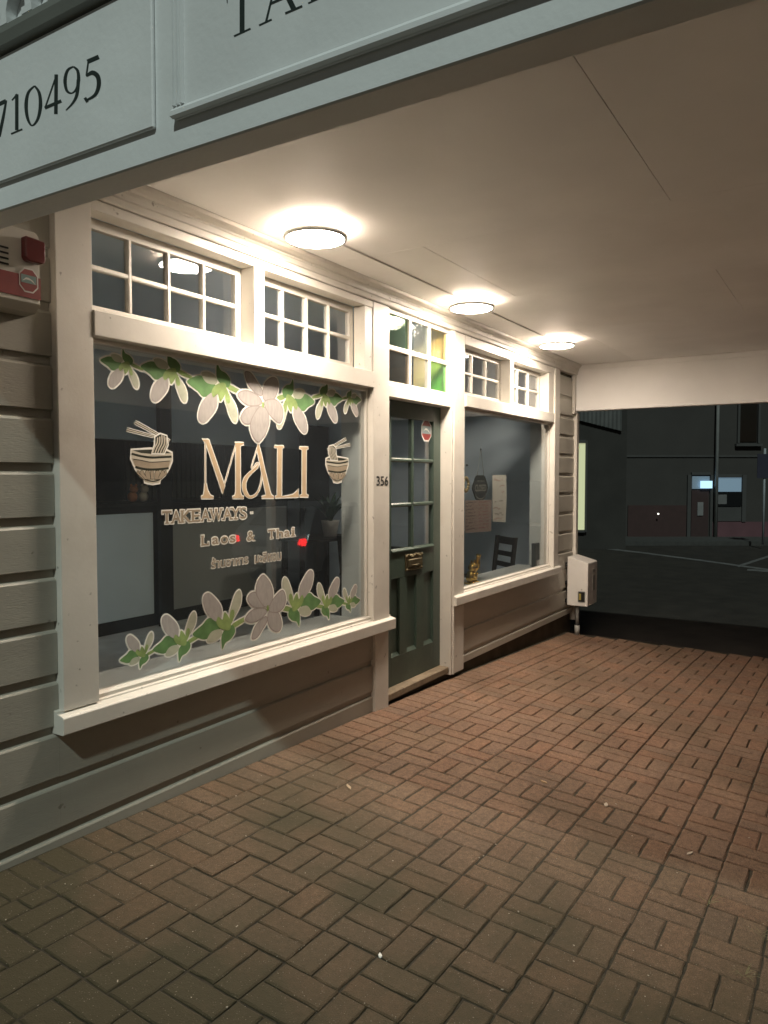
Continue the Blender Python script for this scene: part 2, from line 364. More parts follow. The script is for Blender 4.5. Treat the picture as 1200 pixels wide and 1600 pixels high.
scrap(594, 1494, .011, .006, 'white square scrap of litter on the nearest pavers', .6, mat('white_scrap', (.8, .8, .76), .7))
scrap(850, 1222, .022, .008, 'pale dry leaf scrap lying in the middle of the footpath', 1.2, mat('dry_leaf', (.32, .22, .12), .8))
scrap(947, 1258, .02, .01, 'small crumpled scrap right of the dry leaf', .2)
scrap(1078, 1334, .02, .007, 'pale scrap at the edge of the verandah shadow', -.5)
scrap(545, 1230, .03, .008, 'curved pale scrap on pavers in front of the left window', .9, mat('peel_scrap', (.4, .3, .2), .8))

WEED = mat('dry_grass', (.20, .19, .09), .8, .3, 20)
def weed(px, py, n_, label):
    rr = ray(px, py); nrm = Vector((.0287, -.0737, 1)); t = (.0287*3.96 - nrm.dot(CAM))/nrm.dot(rr); p = CAM + rr*t; z = ground(p.x, p.y)-.004; mb = MB()
    for k in range(n_):
        a_ = random.uniform(0, 6.28); l = random.uniform(.03, .07); b0 = Vector((p.x+random.gauss(0, .012), p.y+random.gauss(0, .003), z)); d = Vector((math.cos(a_), math.sin(a_), .6)).normalized()
        sd_ = Vector((-math.sin(a_), math.cos(a_), 0))*.0009; m_ = b0+d*l*.6; e_ = b0+Vector((math.cos(a_)*l, math.sin(a_)*l, l*.35))
        mb.add([b0-sd_, b0+sd_, m_+sd_, m_-sd_, e_], [(0, 1, 2, 3), (3, 2, 4)])
    tag(mb.build('weed_tuft', WEED, weld=False), label, 'weed', 'dry weeds in the paving joints')
weed(1163, 1522, 12, 'dry weed tuft in a paving joint at the lower right, nearest the viewer')
weed(1108, 1408, 9, 'dry weed tuft in a paving joint just outside the verandah shadow')
weed(1190, 1462, 8, 'dry weed tuft in a paving joint at the right edge')
# ================================================================== SHOP BUILDING
shop = empty('shop_building', (4.8, 0, 0), 'grey weatherboard shop with cream trim, two display windows and a green door', 'building')
YF = -.027                                                    # face of the trim boards
BZ = [.128 + .1988*k for k in range(-1, 20)]
def weatherboard(x0, x1, k, zmin=None, zmax=None, m=None):
    z0, z1 = BZ[k], BZ[k+1]
    z0 = max(z0, zmin) if zmin is not None else z0
    cut = zmax is not None and zmax < z1
    if cut:
        prof = [(0, z0), (0, zmax), (.02, zmax), (.02, z0)]
    else:
        prof = [(.0015, z0), (0, z0+.003), (0, z1-.042), (.004, z1-.036), (.0135, z1-.031), (.0135, z1-.0005), (.024, z1-.0005), (.024, z0)]
    MB().prism(prof, x0, x1, 'x').build('weatherboard', m or BOARD, shop)
for k in range(0, 20): weatherboard(-1.6, 1.747, k, zmin=-.05)
for k in range(0, 3): weatherboard(1.7473, 3.949, k, zmin=-.06, zmax=.50)
for k in range(0, 3): weatherboard(5.172, 7.8795, k, zmin=.035, zmax=.52, m=BOARD2)
for k in range(3, 13): weatherboard(7.342, 7.8795, k, zmax=2.62, m=BOARD2) if k > 3 else weatherboard(7.35, 7.8795, k, zmin=.525, m=BOARD2)
box('foundation', PLINTH, shop, -1.6, 7.9, .028, .2, -.4, .06, 0)
box('upper_wall', BOARD, shop, -1.6, 7.95, .03, .2, 2.66, 4.1, 0)
box('lower_wall', PLINTH, shop, -1.6, 1.9, .03, .12, .06, 2.66, 0)
for a, b in ((1.9, 3.95), (5.17, 7.2)): box('lower_wall', PLINTH, shop, a, b, .028, .10, .06, .50, 0)
box('lower_wall', PLINTH, shop, 7.2, 7.95, .03, .12, .06, 2.66, 0)
box('end_wall', WALLD, shop, 7.86, 7.95, .125, 5.0, -.4, 4.1, 0)
# trim boards
def trim(x0, x1, z0, z1, y0=YF, y1=.03, m=None, b=.003): return box('trim_board', m or TRIM, shop, x0, x1, y0, y1, z0, z1, b)
trim(1.749, 1.909, .580, 2.535, YF-.002)                         # left pillar board
trim(3.945, 4.102, -.03, .50, YF+.006)                          # left door post, lower
trim(3.915, 4.102, .503, 2.545, YF)                             # left door post
trim(3.826, 3.9148, 2.118, 2.503, YF+.006, .06)                  # jamb casing right of transom
trim(4.975, 5.000, .0, 2.545, YF+.003, .105)                    # door jamb
trim(5.0005, 5.020, .0, 2.545, YF-.006, .03)                    # small strip
trim(5.0205, 5.196, .0, .50, YF+.004)
trim(5.0205, 5.196, .58, 2.545, YF+.004)
trim(2.842, 2.916, 2.119, 2.503, YF+.001, .10)                  # mullions between transoms
trim(6.066, 6.145, 2.098, 2.475, YF+.001, .10)
trim(7.020, 7.165, 2.098, 2.475, YF+.002, .065)
trim(7.1655, 7.200, .58, 2.50, YF-.012, .03)                    # right window edge strip
trim(7.2005, 7.340, .58, 2.62, YF)                              # right casing
trim(1.9095, 3.9145, 2.018, 2.1175, YF-.008, .06)               # transom rails
trim(4.1025, 4.9745, 1.985, 2.0595, YF+.010, .14)
trim(5.1965, 7.1645, 2.008, 2.0975, YF-.008, .06)
trim(1.9095, 3.9145, 2.5035, 2.545, YF+.002, .06)               # heads
trim(5.1965, 7.1645, 2.4755, 2.545, YF+.002, .06)
# cornice, stepped
prof = [(.03, 2.5455), (-.036, 2.5455), (-.040, 2.552), (-.040, 2.575), (-.046, 2.580), (-.052, 2.600), (-.055, 2.604), (-.055, 2.612), (-.066, 2.618), (-.080, 2.632), (-.085, 2.649), (.03, 2.649)]
MB().prism(prof, 1.27, 7.848, 'x').build('cornice', TRIM, shop)
# corner boards
box('corner_board', TRIM, shop, 7.88, 7.95, -.03, .03, -.05, 2.16, .004)
box('corner_board', BOARD, shop, 7.951, 7.98, -.02, .03, -.05, 2.16, .003)

# ---- display windows
def pane(parent, x0, x1, y, z0, z1, m=GLASS, t=.004): return MB().box(x0, x1, y-t/2, y+t/2, z0, z1).build('pane', m, parent)
def display_window(x0, x1, z0, z1, sx0, sx1, sz0, sz1, lx, label):
    root = MB().box(x0, x0+.02, .012, .055, z0, z1).box(x1-.02, x1, .012, .055, z0, z1).box(x0+.02, x1-.02, .012, .055, z1-.018, z1).box(x0+.02, x1-.02, .010, .055, z0, z0+.018)
    wn = root.build('display_window', SASH, shop, .002); wn['label'] = label
    pane(wn, x0+.015, x1-.015, .03, z0+.012, z1-.012, GLASS)
    # sill with sloped top and bead
    pr = [(.03, sz0), (-.052, sz0), (-.058, sz0+.004), (-.058, sz1-.016), (-.052, sz1-.010), (-.018, sz1-.002), (-.017, sz1+.006), (.011, sz1+.010), (.03, sz1+.010)]
    MB().prism(pr, sx0, sx1, 'x').build('sill', TRIM, wn, .0015)
    MB().prism([(-.004, sz1+.008), (-.004, sz1+.022), (.0115, sz1+.028), (.0115, sz1+.008)], x0, x1, 'x').build('bead', SASH, wn)
    # deep inner lining seen through the glass
    MB().box(x1, x1+.012, .056, .215, z0-.02, z1).build('lining', WALLW, wn)
    MB().box(x0-.012, x0, .056, .215, z0-.02, z1).build('lining', WALLW, wn)
    MB().box(x0, x1, .056, .215, z1, z1+.012).build('lining', WALLW, wn)
    MB().box(x0-.012, x1+.012, .056, .34, z0-.035, z0-.004).build('inner_ledge', LEDGE, wn, .002)
    return wn
winL = display_window(1.9095, 3.9145, .590, 2.0175, 1.727, 4.132, .497, .578, 3.93, 'wide display window with flower stickers and lettering')
winR = display_window(5.1965, 7.1650, .600, 2.0075, 5.003, 7.362, .515, .592, 7.12, 'display window with a closed sign and notices')
# ---- transom windows
def transom(x0, x1, y, z0, z1, nc, nr, mats, st=.040, bar=.020, d=.03):
    mb = MB().box(x0, x0+st, y, y+d, z0, z1).box(x1-st, x1, y, y+d, z0, z1).box(x0+st, x1-st, y, y+d, z0, z0+st).box(x0+st, x1-st, y, y+d, z1-st, z1)
    tw = mb.build('transom_window', SASH, shop, .002)
    iw = (x1-x0-2*st); ih = (z1-z0-2*st)
    for c in range(1, nc):
        xc = x0+st+iw*c/nc
        MB().prism([(xc-bar/2, y+.004), (xc-bar*.3, y-.001), (xc+bar*.3, y-.001), (xc+bar/2, y+.004), (xc+bar/2, y+d-.004), (xc-bar/2, y+d-.004)], z0+st, z1-st, 'z').build('glazing_bar', SASH, tw)
    for r in range(1, nr):
        zc = z0+st+ih*r/nr
        for c in range(nc):
            a = x0+st+iw*c/nc+(bar/2 if c else 0); b = x0+st+iw*(c+1)/nc-(bar/2 if c < nc-1 else 0)
            MB().prism([(y+.004, zc-bar/2), (y+.0005, zc-bar*.3), (y+.0005, zc+bar*.3), (y+.004, zc+bar/2), (y+d-.005, zc+bar/2), (y+d-.005, zc-bar/2)], a, b, 'x').build('glazing_bar', SASH, tw)
    for c in range(nc):
        for r in range(nr):
            a = x0+st+iw*c/nc+(bar/2 if c else 0)-.0; b = x0+st+iw*(c+1)/nc-(bar/2 if c < nc-1 else 0)
            e = z0+st+ih*r/nr+(bar/2 if r else 0); f = z0+st+ih*(r+1)/nr-(bar/2 if r < nr-1 else 0)
            pane(tw, a, b, y+.018, e, f, mats[r*nc+c])
    return tw
TY = .062
transom(1.912, 2.8415, TY, 2.119, 2.503, 4, 2, [GLASS]*8)
transom(2.9165, 3.8255, TY, 2.119, 2.503, 4, 2, [GLASS]*8)
transom(5.198, 6.0655, TY, 2.099, 2.475, 3, 2, [GLASS]*6)
transom(6.1455, 7.0195, TY, 2.099, 2.475, 3, 2, [GLASS]*6)
transom(4.103, 4.9745, -.006, 2.060, 2.545, 3, 2, [GLASSB, GLASS, GLASSG, GLASSG, GLASSF, GLASSY], st=.028, bar=.030, d=.034)
box('transom_jamb', TRIM, shop, 4.975, 4.990, .1055, .30, 1.99, 2.60, .001)
box('transom_jamb', TRIM, shop, 4.975, 4.990, .0305, .1045, 2.5455, 2.60, .001)
box('transom_shelf', TRIM, shop, 4.103, 4.9745, .1405, .26, 2.02, 2.058, .001)
# reveal linings inside the transoms
for a, b in ((1.9, 3.92), (5.19, 7.17)):
    box('transom_lining', WALLW, shop, a, b, .0925, .20, 2.07, 2.118 if a < 3 else 2.097, 0)
# ---- door
DY = .066
door = MB()
DX0, DX1, DZ0, DZ1 = 4.165, 4.974, .066, 1.984
gx0, gx1, gz0, gz1 = 4.275, 4.866, .985, 1.876
door.box(DX0, gx0, DY, DY+.04, DZ0, DZ1).box(gx1, DX1, DY, DY+.04, DZ0, DZ1).box(gx0, gx1, DY, DY+.04, gz1, DZ1)
pz0, pz1 = .262, .788
door.box(gx0, gx1, DY, DY+.04, pz1, gz0).box(gx0, gx1, DY, DY+.04, DZ0, pz0)
cols = [(4.262+.0, 4.385), (4.485, 4.618), (4.724, 4.860)]
door.box(4.3855, 4.4845, DY, DY+.04, pz0, pz1).box(4.6185, 4.7235, DY, DY+.04, pz0, pz1)
dob = door.build('door', GREEN, shop, .002); dob['label'] = 'dark green panelled door with glazed upper half'
for a, b in cols:
    mb = MB().box(a-.004, b+.006, DY+.020, DY+.030, pz0-.004, pz1+.004).prism([(DY+.002, pz0), (DY+.021, pz0+.022), (DY+.021, pz0)], a, b, 'x')
    mb.build('door_panel', GREEN, dob)
mxm = (gx0+gx1)/2
for xc in (mxm,):
    MB().prism([(xc-.014, DY+.008), (xc-.006, DY+.002), (xc+.006, DY+.002), (xc+.014, DY+.008), (xc+.014, DY+.034), (xc-.014, DY+.034)], gz0, gz1, 'z').build('glazing_bar', GREEN, dob)
for zc in (1.283, 1.588):
    for a, b in ((gx0, mxm-.0145), (mxm+.0145, gx1)):
        MB().prism([(DY+.009, zc-.014), (DY+.003, zc-.006), (DY+.003, zc+.006), (DY+.009, zc+.014), (DY+.034, zc+.014), (DY+.034, zc-.014)], a, b, 'x').build('glazing_bar', GREEN, dob)
for r, (a, b) in enumerate(((gz0, 1.269), (1.297, 1.574), (1.602, gz1))):
    for c, d in ((gx0, mxm-.0145), (mxm+.0145, gx1)): pane(dob, c, d, DY+.022, a, b, GLASS)
MB().prism([(DY-.012, gz0-.018), (DY-.012, gz0-.010), (DY+.012, gz0+.004), (DY+.012, gz0-.018)], gx0, gx1, 'x').build('glazing_bead', GREEN, dob)
# letter plate
lp = MB().box(4.452, 4.690, DY-.010, DY+.001, .825, .940).build('letter_plate', BRASS, dob, .004)
MB().box(4.478, 4.664, DY-.020, DY-.0105, .852, .905).build('letter_flap', BRASS, lp, .004)
mb = MB()
for i in range(9):
    x = 4.465+.0262*i; mb.ball((x, DY-.011, .928+.008*math.sin(i*1.57)), (.011, .008, .009), n=8, k=5).ball((x, DY-.011, .836), (.010, .007, .007), n=8, k=5)
mb.tube([(4.50, DY-.013, .868), (4.57, DY-.022, .858), (4.64, DY-.013, .868)], .006)
mb.build('scroll_ornament', BRASS, lp)
# door frame head, threshold
box('door_head', GREEN, shop, 4.103, 4.974, DY+.041, .14, 1.94, 1.984, 0)
box('door_jamb', TRIM, shop, 4.1025, 4.164, .03, .105, .066, 1.984, .002)
box('threshold', STONE, shop, 4.103, 4.9745, -.010, .15, .015, .064, .006)
# house number
def text2d(s, offset=0.0, space=1.0):
    cu = bpy.data.curves.new('t', 'FONT'); cu.body = s; cu.size = 1; cu.offset = offset; cu.space_character = space; cu.resolution_u = 6
    ob = bpy.data.objects.new('t', cu); COL.objects.link(ob); bpy.context.view_layer.update()
    me = bpy.data.meshes.new_from_object(ob.evaluated_get(bpy.context.evaluated_depsgraph_get()))
    vs = [(v.co.x, v.co.y) for v in me.vertices]; fs = [list(p.vertices) for p in me.polygons]
    bpy.data.objects.remove(ob); bpy.data.curves.remove(cu); bpy.data.meshes.remove(me); return vs, fs
def fit(vs, x0, x1, z0, z1, ref=None):
    r = ref or vs; a, b = min(v[0] for v in r), max(v[0] for v in r); c, d = min(v[1] for v in r), max(v[1] for v in r)
    return [(x0+(v[0]-a)/(b-a)*(x1-x0), z0+(v[1]-c)/(d-c)*(z1-z0)) for v in vs]
def slab(mb, vs, fs, y, t=.0006, mi=0):          # flat letters with a little thickness on plane y
    b = len(vs)
    mb.add([(x, y, z) for x, z in vs], [f[::-1] for f in fs] if False else fs, mi)
a = at(588, 759, YF); b_ = at(606.5, 744, YF)
vs, fs = text2d('356', .012); num = MB(); slab(num, fit(vs, a.x, b_.x, a.z, b_.z), fs, YF-.0015)
num.build('house_number', BLACK, shop, weld=False)

# ================================================================== VERANDAH
ver = empty('verandah', (4.5, -1.6, 2.17), 'cream panelled verandah roof with a lettered fascia over the footpath', 'verandah')
VX0, VX1, VY = 1.18, 7.85, -3.30
# ceiling sheets, joints 5 mm
cols_x = [(1.267, 3.4318), (3.4335, 4.6818), (4.6835, 5.9668), (5.9685, 7.848)]
cuts = [-1.850, -.640, -1.845, -.626]
for (a, b), c in zip(cols_x, cuts):
    for y0, y1 in ((VY+.002, c-.001), (c+.001, -.0855)):
        MB().box(a, b, y0, y1, 2.650, 2.662).build('ceiling_panel', CEIL, ver, .0012)
MB().box(VX0+.09, VX1-.002, VY+.002, .028, 2.664, 2.72).build('roof_deck', BEAM, ver)
MB().box(VX0, VX1+.08, VY-.08, .028, 2.74, 2.76).build('roof_sheet', RAIL, ver)
MB().box(VX1, VX1+.08, VY, .026, 2.17, 2.735).build('end_beam', CEIL, ver, .004)
MB().box(VX1-.010, VX1-.0005, VY, -.032, 2.598, 2.648).build('end_beam_moulding', CEIL, ver, .003)
MB().box(VX1-.006, VX1-.0005, VY, -.032, 2.172, 2.196).build('end_beam_moulding', CEIL, ver, .002)
MB().box(7.795, 7.839, -.031, -.001, 2.14, 2.597).build('beam_stop', TRIM, ver, .003)
MB().box(VX0+.087, VX1-.001, VY-.08, VY, 2.17, 2.735).build('front_beam', TRIM, ver, .004)
for x in (1.23, 6.95):
    p = MB().box(x-.045, x+.045, VY-.085, VY+.005, ground(x, VY)-.01, 2.168).build('post', TRIM, ver, .008)
    MB().box(x-.065, x+.065, VY-.105, VY+.025, ground(x, VY)-.01, ground(x, VY)+.22).build('post_base', TRIM, p, .006)
# sign fascia facing the viewer
fas = MB().box(VX0, VX0+.0865, VY-.08, -.001, 2.168, 2.735).build('fascia', [FASCIA], ver, .004)
fas['label'] = 'pale blue-grey fascia board with dark serif lettering'
FX = VX0
for (y0, y1) in ((-1.222, -.05), (-2.95, -1.285)):
    MB().box(FX-.011, FX-.0003, y0, y1, 2.236, 2.552).build('raised_panel', FASCIA, fas, .003)
MB().prism([(-1.285, FX-.0115), (-1.285, FX-.019), (-1.292, FX-.022), (-1.299, FX-.016), (-1.306, FX-.021), (-1.313, FX-.015), (-1.319, FX-.0115)], 2.262, 2.552, 'z').build('panel_moulding', FASCIA, fas) if False else None
mbm = MB()
for k in range(3): mbm.prism([(FX-.0113, -1.287-.012*k), (FX-.019, -1.290-.012*k), (FX-.019, -1.294-.012*k), (FX-.0113, -1.297-.012*k)], 2.262, 2.552, 'z')
mbm.build('panel_moulding', FASCIA, fas)
MB().prism([(FX-.0113, 2.237), (FX-.020, 2.240), (FX-.020, 2.250), (FX-.0113, 2.260)], -2.95, -1.285, 'y').build('panel_moulding', FASCIA, fas)
# ledge and scalloped board above it
MB().prism([(FX-.0005, 2.555), (FX-.028, 2.562), (FX-.036, 2.585), (FX-.036, 2.600), (FX-.0005, 2.604)], VY-.08, -.001, 'y').build('ledge', RAIL, fas)
sc = MB(); pitch = .104
y = -3.3
nn = 0
while y < -.11:
    # board with arch-shaped cut-outs standing on the ledge
    arc = [(y+pitch/2-math.cos(t)*pitch*.39, 2.622+math.sin(t)*.062) for t in [math.pi*i/12 for i in range(13)]]
    for q in range(12): sc.prism([arc[q], arc[q+1], (arc[q+1][0], 2.734), (arc[q][0], 2.734)], FX-.030, FX-.0005, 'x')
    sc.prism([(y-pitch*.11, 2.622), (y+pitch*.11, 2.622), (y+pitch*.11, 2.734), (y-pitch*.11, 2.734)], FX-.030, FX-.0005, 'x')
    sc.prism([(y-pitch*.20, 2.6045), (y+pitch*.20, 2.6045), (y+pitch*.20, 2.6215), (y-pitch*.20, 2.6215)], FX-.034, FX-.0005, 'x')
    y += pitch; nn += 1
sc.build('scalloped_trim', FASCIA, fas, weld=False)
# fascia lettering, traced as pen strokes on the board (y,z)
def pen(mb, pts, ws, x, mapf, mi=0, sub=4, scale=1.0):
    P = [Vector(p) for p in pts]; n = len(P); Q = []; Wd = []
    for i in range(n-1):
        p0, p1, p2, p3 = P[max(i-1, 0)], P[i], P[i+1], P[min(i+2, n-1)]
        m_ = sub if n > 2 else 1
        for k in range(m_):
            t = k/m_; Q.append(.5*((2*p1)+(-p0+p2)*t+(2*p0-5*p1+4*p2-p3)*t*t+(-p0+3*p1-3*p2+p3)*t**3)); Wd.append(ws[i]+(ws[i+1]-ws[i])*t)
    Q.append(P[-1]); Wd.append(ws[-1])
    L_, R_ = [], []
    for i, q in enumerate(Q):
        d = Q[min(i+1, len(Q)-1)]-Q[max(i-1, 0)]; d = d.normalized() if d.length > 0 else Vector((1, 0)); nrm = Vector((-d.y, d.x))*Wd[i]/2
        L_.append(q+nrm); R_.append(q-nrm)
    pts3 = [mapf(v.x, v.y, x) for v in L_+R_]; k = len(L_)
    mb.add(pts3, [(i, i+1, k+i+1, k+i) for i in range(k-1)], mi)
mz = lambda u, v, x: atx(u/3.75, v/3.75, x)
digits = {
 'seven': [([(-30, 622), (36, 591)], [24, 24]), ([(36, 588), (18, 690), (-6, 800)], [11, 17, 20])],
 'one': [([(70, 588), (101, 552)], [9, 12]), ([(98, 552), (98, 762)], [20, 20]), ([(64, 784), (131, 756)], [9, 9])],
 'zero': [([(203, 503), (166, 542), (153, 612), (161, 690), (187, 736), (221, 698), (237, 620), (230, 545), (203, 503)], [9, 17, 22, 18, 9, 17, 22, 18, 9])],
 'four': [([(332, 436), (264, 633)], [10, 10]), ([(329, 436), (327, 668)], [21, 21]), ([(262, 632), (359, 590)], [18, 18])],
 'nine': [([(430, 390), (396, 412), (381, 470), (391, 530), (420, 546), (448, 520), (460, 470), (455, 415), (430, 390)], [9, 17, 21, 16, 9, 14, 21, 17, 9]), ([(459, 468), (450, 555), (424, 606), (386, 646)], [21, 19, 13, 6])],
 'five': [([(512, 362), (579, 333)], [27, 27]), ([(517, 360), (506, 442)], [10, 10]), ([(505, 446), (540, 425), (572, 447), (578, 500), (556, 556), (500, 590)], [9, 26, 27, 24, 18, 9]), ([(497, 572), (512, 596)], [17, 17])]}
zc = [0]
for k, (nm, strokes) in enumerate(digits.items()):
    mb = MB()
    for q, (pts, ws) in enumerate(strokes): pen(mb, pts, ws, FX-.0113-.00025*q, mz)
    mb.build('digit', LETTER, fas, weld=False)
mz2 = lambda u, v, x: atx(340+u/4, v/4, x)
caps = [[([(153, -150), (153, 205)], [31, 31]), ([(102, 226), (206, 178)], [11, 11]), ([(60, -38), (246, -118)], [18, 18]), ([(57, -30), (60, 18)], [9, 4])],
        [([(372, -150), (302, 140)], [12, 14]), ([(259, 158), (338, 121)], [11, 11]), ([(372, -160), (478, 60)], [30, 34]), ([(422, 82), (529, 36)], [11, 11]), ([(330, 20), (440, -28)], [12, 12])],
        [([(598, -220), (598, 4)], [31, 31]), ([(566, 20), (632, -10)], [10, 10]), ([(606, -100), (690, -230)], [12, 12]), ([(620, -120), (700, -55)], [26, 30])]]
for strokes in caps:
    mb = MB()
    for q, (pts, ws) in enumerate(strokes): pen(mb, pts, ws, FX-.0113-.00025*q, mz2)
    mb.build('sign_letter', LETTER, fas, weld=False)

# ---- ceiling lights
LAMPM = emit('lamp_diffuser', (1, .85, .70), LAMP)
LAMPH = emit('lamp_halo', (1, .85, .70), LAMP*.10)
LAMPR = mat('lamp_rim', (.55, .55, .53), .35, .05, 10)
def lamp(x, y, label):
    t = empty('ceiling_light', (x, y, 2.57), label, 'ceiling light', 'round lights along the verandah ceiling')
    MB().cyl((x, y), .095, 2.622, 2.6495, 32).build('base', LAMPR, t)
    MB().lathe((x, y, 0), [(.0, 2.586), (.07, 2.587), (.115, 2.589), (.131, 2.592), (.1365, 2.595), (.1375, 2.600)], 48).build('diffuser', LAMPM, t, weld=False)
    MB().lathe((x, y, 0), [(.1377, 2.594), (.149, 2.595), (.1515, 2.601), (.150, 2.613), (.1377, 2.613), (.1377, 2.594)], 48).build('rim', LAMPR, t, weld=False)
    MB().lathe((x, y, 0), [(.096, 2.6225), (.134, 2.6175), (.134, 2.614), (.096, 2.6205)], 48).build('halo_ring', LAMPH, t, weld=False)
lamp(2.905, -.352, 'round ceiling light above the wide display window, nearest of three')
lamp(4.630, -.345, 'round ceiling light above the green door, middle of three')
lamp(6.320, -.345, 'round ceiling light above the far display window, farthest of three')
for k, (a, b) in enumerate(((3.05, 4.52), (4.74, 6.21))):
    c = MB().box(a, b, -.318, -.302, 2.640, 2.6498).build('cable_cover', CEIL, ver, .002)

# ================================================================== INTERIOR
def st(name, m, *a): return tag(MB().box(*a).build(name, m), kind='structure')
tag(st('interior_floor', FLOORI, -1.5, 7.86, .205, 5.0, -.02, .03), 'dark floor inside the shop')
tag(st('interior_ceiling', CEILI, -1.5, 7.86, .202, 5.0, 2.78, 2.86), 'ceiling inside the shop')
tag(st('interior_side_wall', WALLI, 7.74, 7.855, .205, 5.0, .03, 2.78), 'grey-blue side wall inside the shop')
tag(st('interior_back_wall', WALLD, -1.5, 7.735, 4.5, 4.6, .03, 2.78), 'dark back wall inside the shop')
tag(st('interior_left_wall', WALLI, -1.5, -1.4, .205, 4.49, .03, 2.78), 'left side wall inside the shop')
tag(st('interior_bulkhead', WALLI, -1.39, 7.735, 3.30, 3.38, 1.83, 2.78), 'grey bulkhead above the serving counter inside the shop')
# wall behind door / pier between door and windows, inner side
for a, b in ((3.93, 4.10), (5.0, 5.19)): st('interior_pier', WALLW, a, b, .106, .20, .03, 2.05)
# counter
ct = empty('serving_counter', (5.3, 3.3, .03), 'dark framed serving counter with pale panels inside the shop', 'counter')
MB().box(3.0, 7.05, 3.22, 3.75, .03, 1.20).build('carcass', BLACK, ct)
MB().box(2.95, 7.10, 3.16, 3.80, 1.2005, 1.235).build('counter_top', BLACK, ct, .004)
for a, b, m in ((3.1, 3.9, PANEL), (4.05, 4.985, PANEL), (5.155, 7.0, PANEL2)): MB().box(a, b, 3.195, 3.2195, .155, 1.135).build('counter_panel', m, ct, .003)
po = MB().box(5.0, 5.145, 3.10, 3.15, .03, 2.76).build('interior_post', BLACK, None); tag(po, 'black upright post in front of the serving counter', 'post')
cb_ = MB().box(7.12, 7.62, 3.02, 3.10, .03, 2.1).build('tall_cupboard', BLACK, None, .004); tag(cb_, 'tall dark cupboard door at the end of the serving counter', 'cupboard')
# vertical slat screen behind the counter
sl = empty('slat_screen', (6.2, 3.9, .03), 'dark vertical slat screen behind the serving counter', 'screen')
for i in range(26):
    x = 5.25+.07*i; MB().box(x, x+.045, 3.9, 3.93, .03, 2.4).build('slat', WALLD, sl)
# figurines and bottle on the counter
def figurine(px, py, h, m1, m2, label):
    b = at(px, py, 3.35); b.z = 1.2355
    t = empty('figurine', b, label, 'figurine', 'figurines on the counter')
    MB().ball((b.x, b.y, b.z+h*.30), (h*.30, h*.26, h*.30)).build('body', m1, t)
    hd = MB().ball((b.x, b.y-.02, b.z+h*.72), (h*.25, h*.23, h*.22)).build('head', m2, t)
    MB().ball((b.x-h*.17, b.y-.02, b.z+h*.95), (h*.08, h*.05, h*.09)).ball((b.x+h*.17, b.y-.02, b.z+h*.95), (h*.08, h*.05, h*.09)).build('ears', m2, hd)
ORG = mat('orange_glaze', (.40, .16, .06), .5); CRM = mat('cream_glaze', (.5, .45, .38), .5)
figurine(207, 783, .17, ORG, ORG, 'orange round figurine on the dark serving counter')
figurine(224, 783, .17, CRM, CRM, 'cream round figurine beside the orange one on the counter')
b = at(265, 783, 3.35)
bt = MB().lathe((b.x, b.y, 1.2355), [(0, 0), (.03, 0), (.03, .10), (.012, .14), (.012, .18), (.016, .18), (.016, .20), (0, .20)], 14).build('bottle', CRM, weld=False); tag(bt, 'small pump bottle on the serving counter', 'bottle')
# side table with potted plant, right end of the left window's view
b = at(516, 838, 2.2)
tb = empty('side_table', (b.x, b.y, .03), 'dark side table carrying the potted plant inside the shop', 'table')
MB().box(b.x-.5, b.x+.35, b.y-.2, b.y+.3, b.z-.03, b.z).build('table_top', WOODK, tb, .004)
for sx in (-.46, .28):
    for sy in (-.17, .25): MB().box(b.x+sx, b.x+sx+.04, b.y+sy, b.y+sy+.04, .03, b.z-.0305).build('leg', WOODK, tb)
pl = empty('potted_plant', (b.x, b.y, b.z+.0005), 'leafy plant in a white pot on the dark side table', 'plant')
MB().lathe((b.x, b.y, b.z+.001), [(0, 0), (.07, 0), (.095, .16), (.10, .17), (.09, .17), (.085, .14), (0, .14)], 20).build('pot', WHITEP, pl, weld=False)
LEAF = mat('dark_leaf', (.035, .085, .05), .45, .3, 12)
for i in range(13):
    a = i*2.4; tl = .30+.16*random.random(); sp = .10+.16*random.random(); mb = MB(); pts = []
    for k in range(6):
        t = k/5; r = sp*t**1.3; z = b.z+.14+tl*(t - .35*t*t*(sp/.2)); wv = .035*math.sin(math.pi*min(1, t*.9+.1))
        c = Vector((b.x+math.cos(a)*r, b.y+math.sin(a)*r, z)); n_ = Vector((-math.sin(a), math.cos(a), 0))*wv
        pts += [c-n_, c+Vector((0, 0, -.006)), c+n_]
    mb.add(pts, [(k*3+i_, k*3+i_+1, k*3+i_+4, k*3+i_+3) for k in range(5) for i_ in (0, 1)], 0, True)
    mb.build('leaf', LEAF, pl, weld=False)
# chairs and table by the far window
def chair(x, y, rz, label):
    t = empty('dining_chair', (x, y, .0305), label, 'chair', 'dark dining chairs', rz=rz)
    MB().box(-.21, .21, -.20, .21, .42, .45).build('seat', WOODK, t, .006)
    for sx in (-.2, .165):
        MB().box(sx, sx+.035, -.2, -.165, 0, .4195).build('leg', WOODK, t)
        MB().prism([(.175, 0), (.21, 0), (.205, .45), (.25, .84), (.215, .84), (.17, .45)], sx, sx+.035, 'x').build('back_post', WOODK, t)
    for z, h in ((.76, .075), (.64, .05), (.53, .05)): MB().box(-.165, .165, .195+.045*(z-.45)/.4, .215+.045*(z-.45)/.4, z, z+h).build('back_slat', WOODK, t, .002)
    return t
chair(7.02, .62, math.radians(-128), 'dark slat-back chair by the far display window, nearer the glass')
chair(6.55, 1.75, math.radians(80), 'dark slat-back chair on the far side of the dining table')
chair(5.9, .95, math.radians(95), 'dark slat-back chair seen through the glazed door')
dt = empty('dining_table', (6.3, .9, .0305), 'dark dining table behind the far display window', 'table')
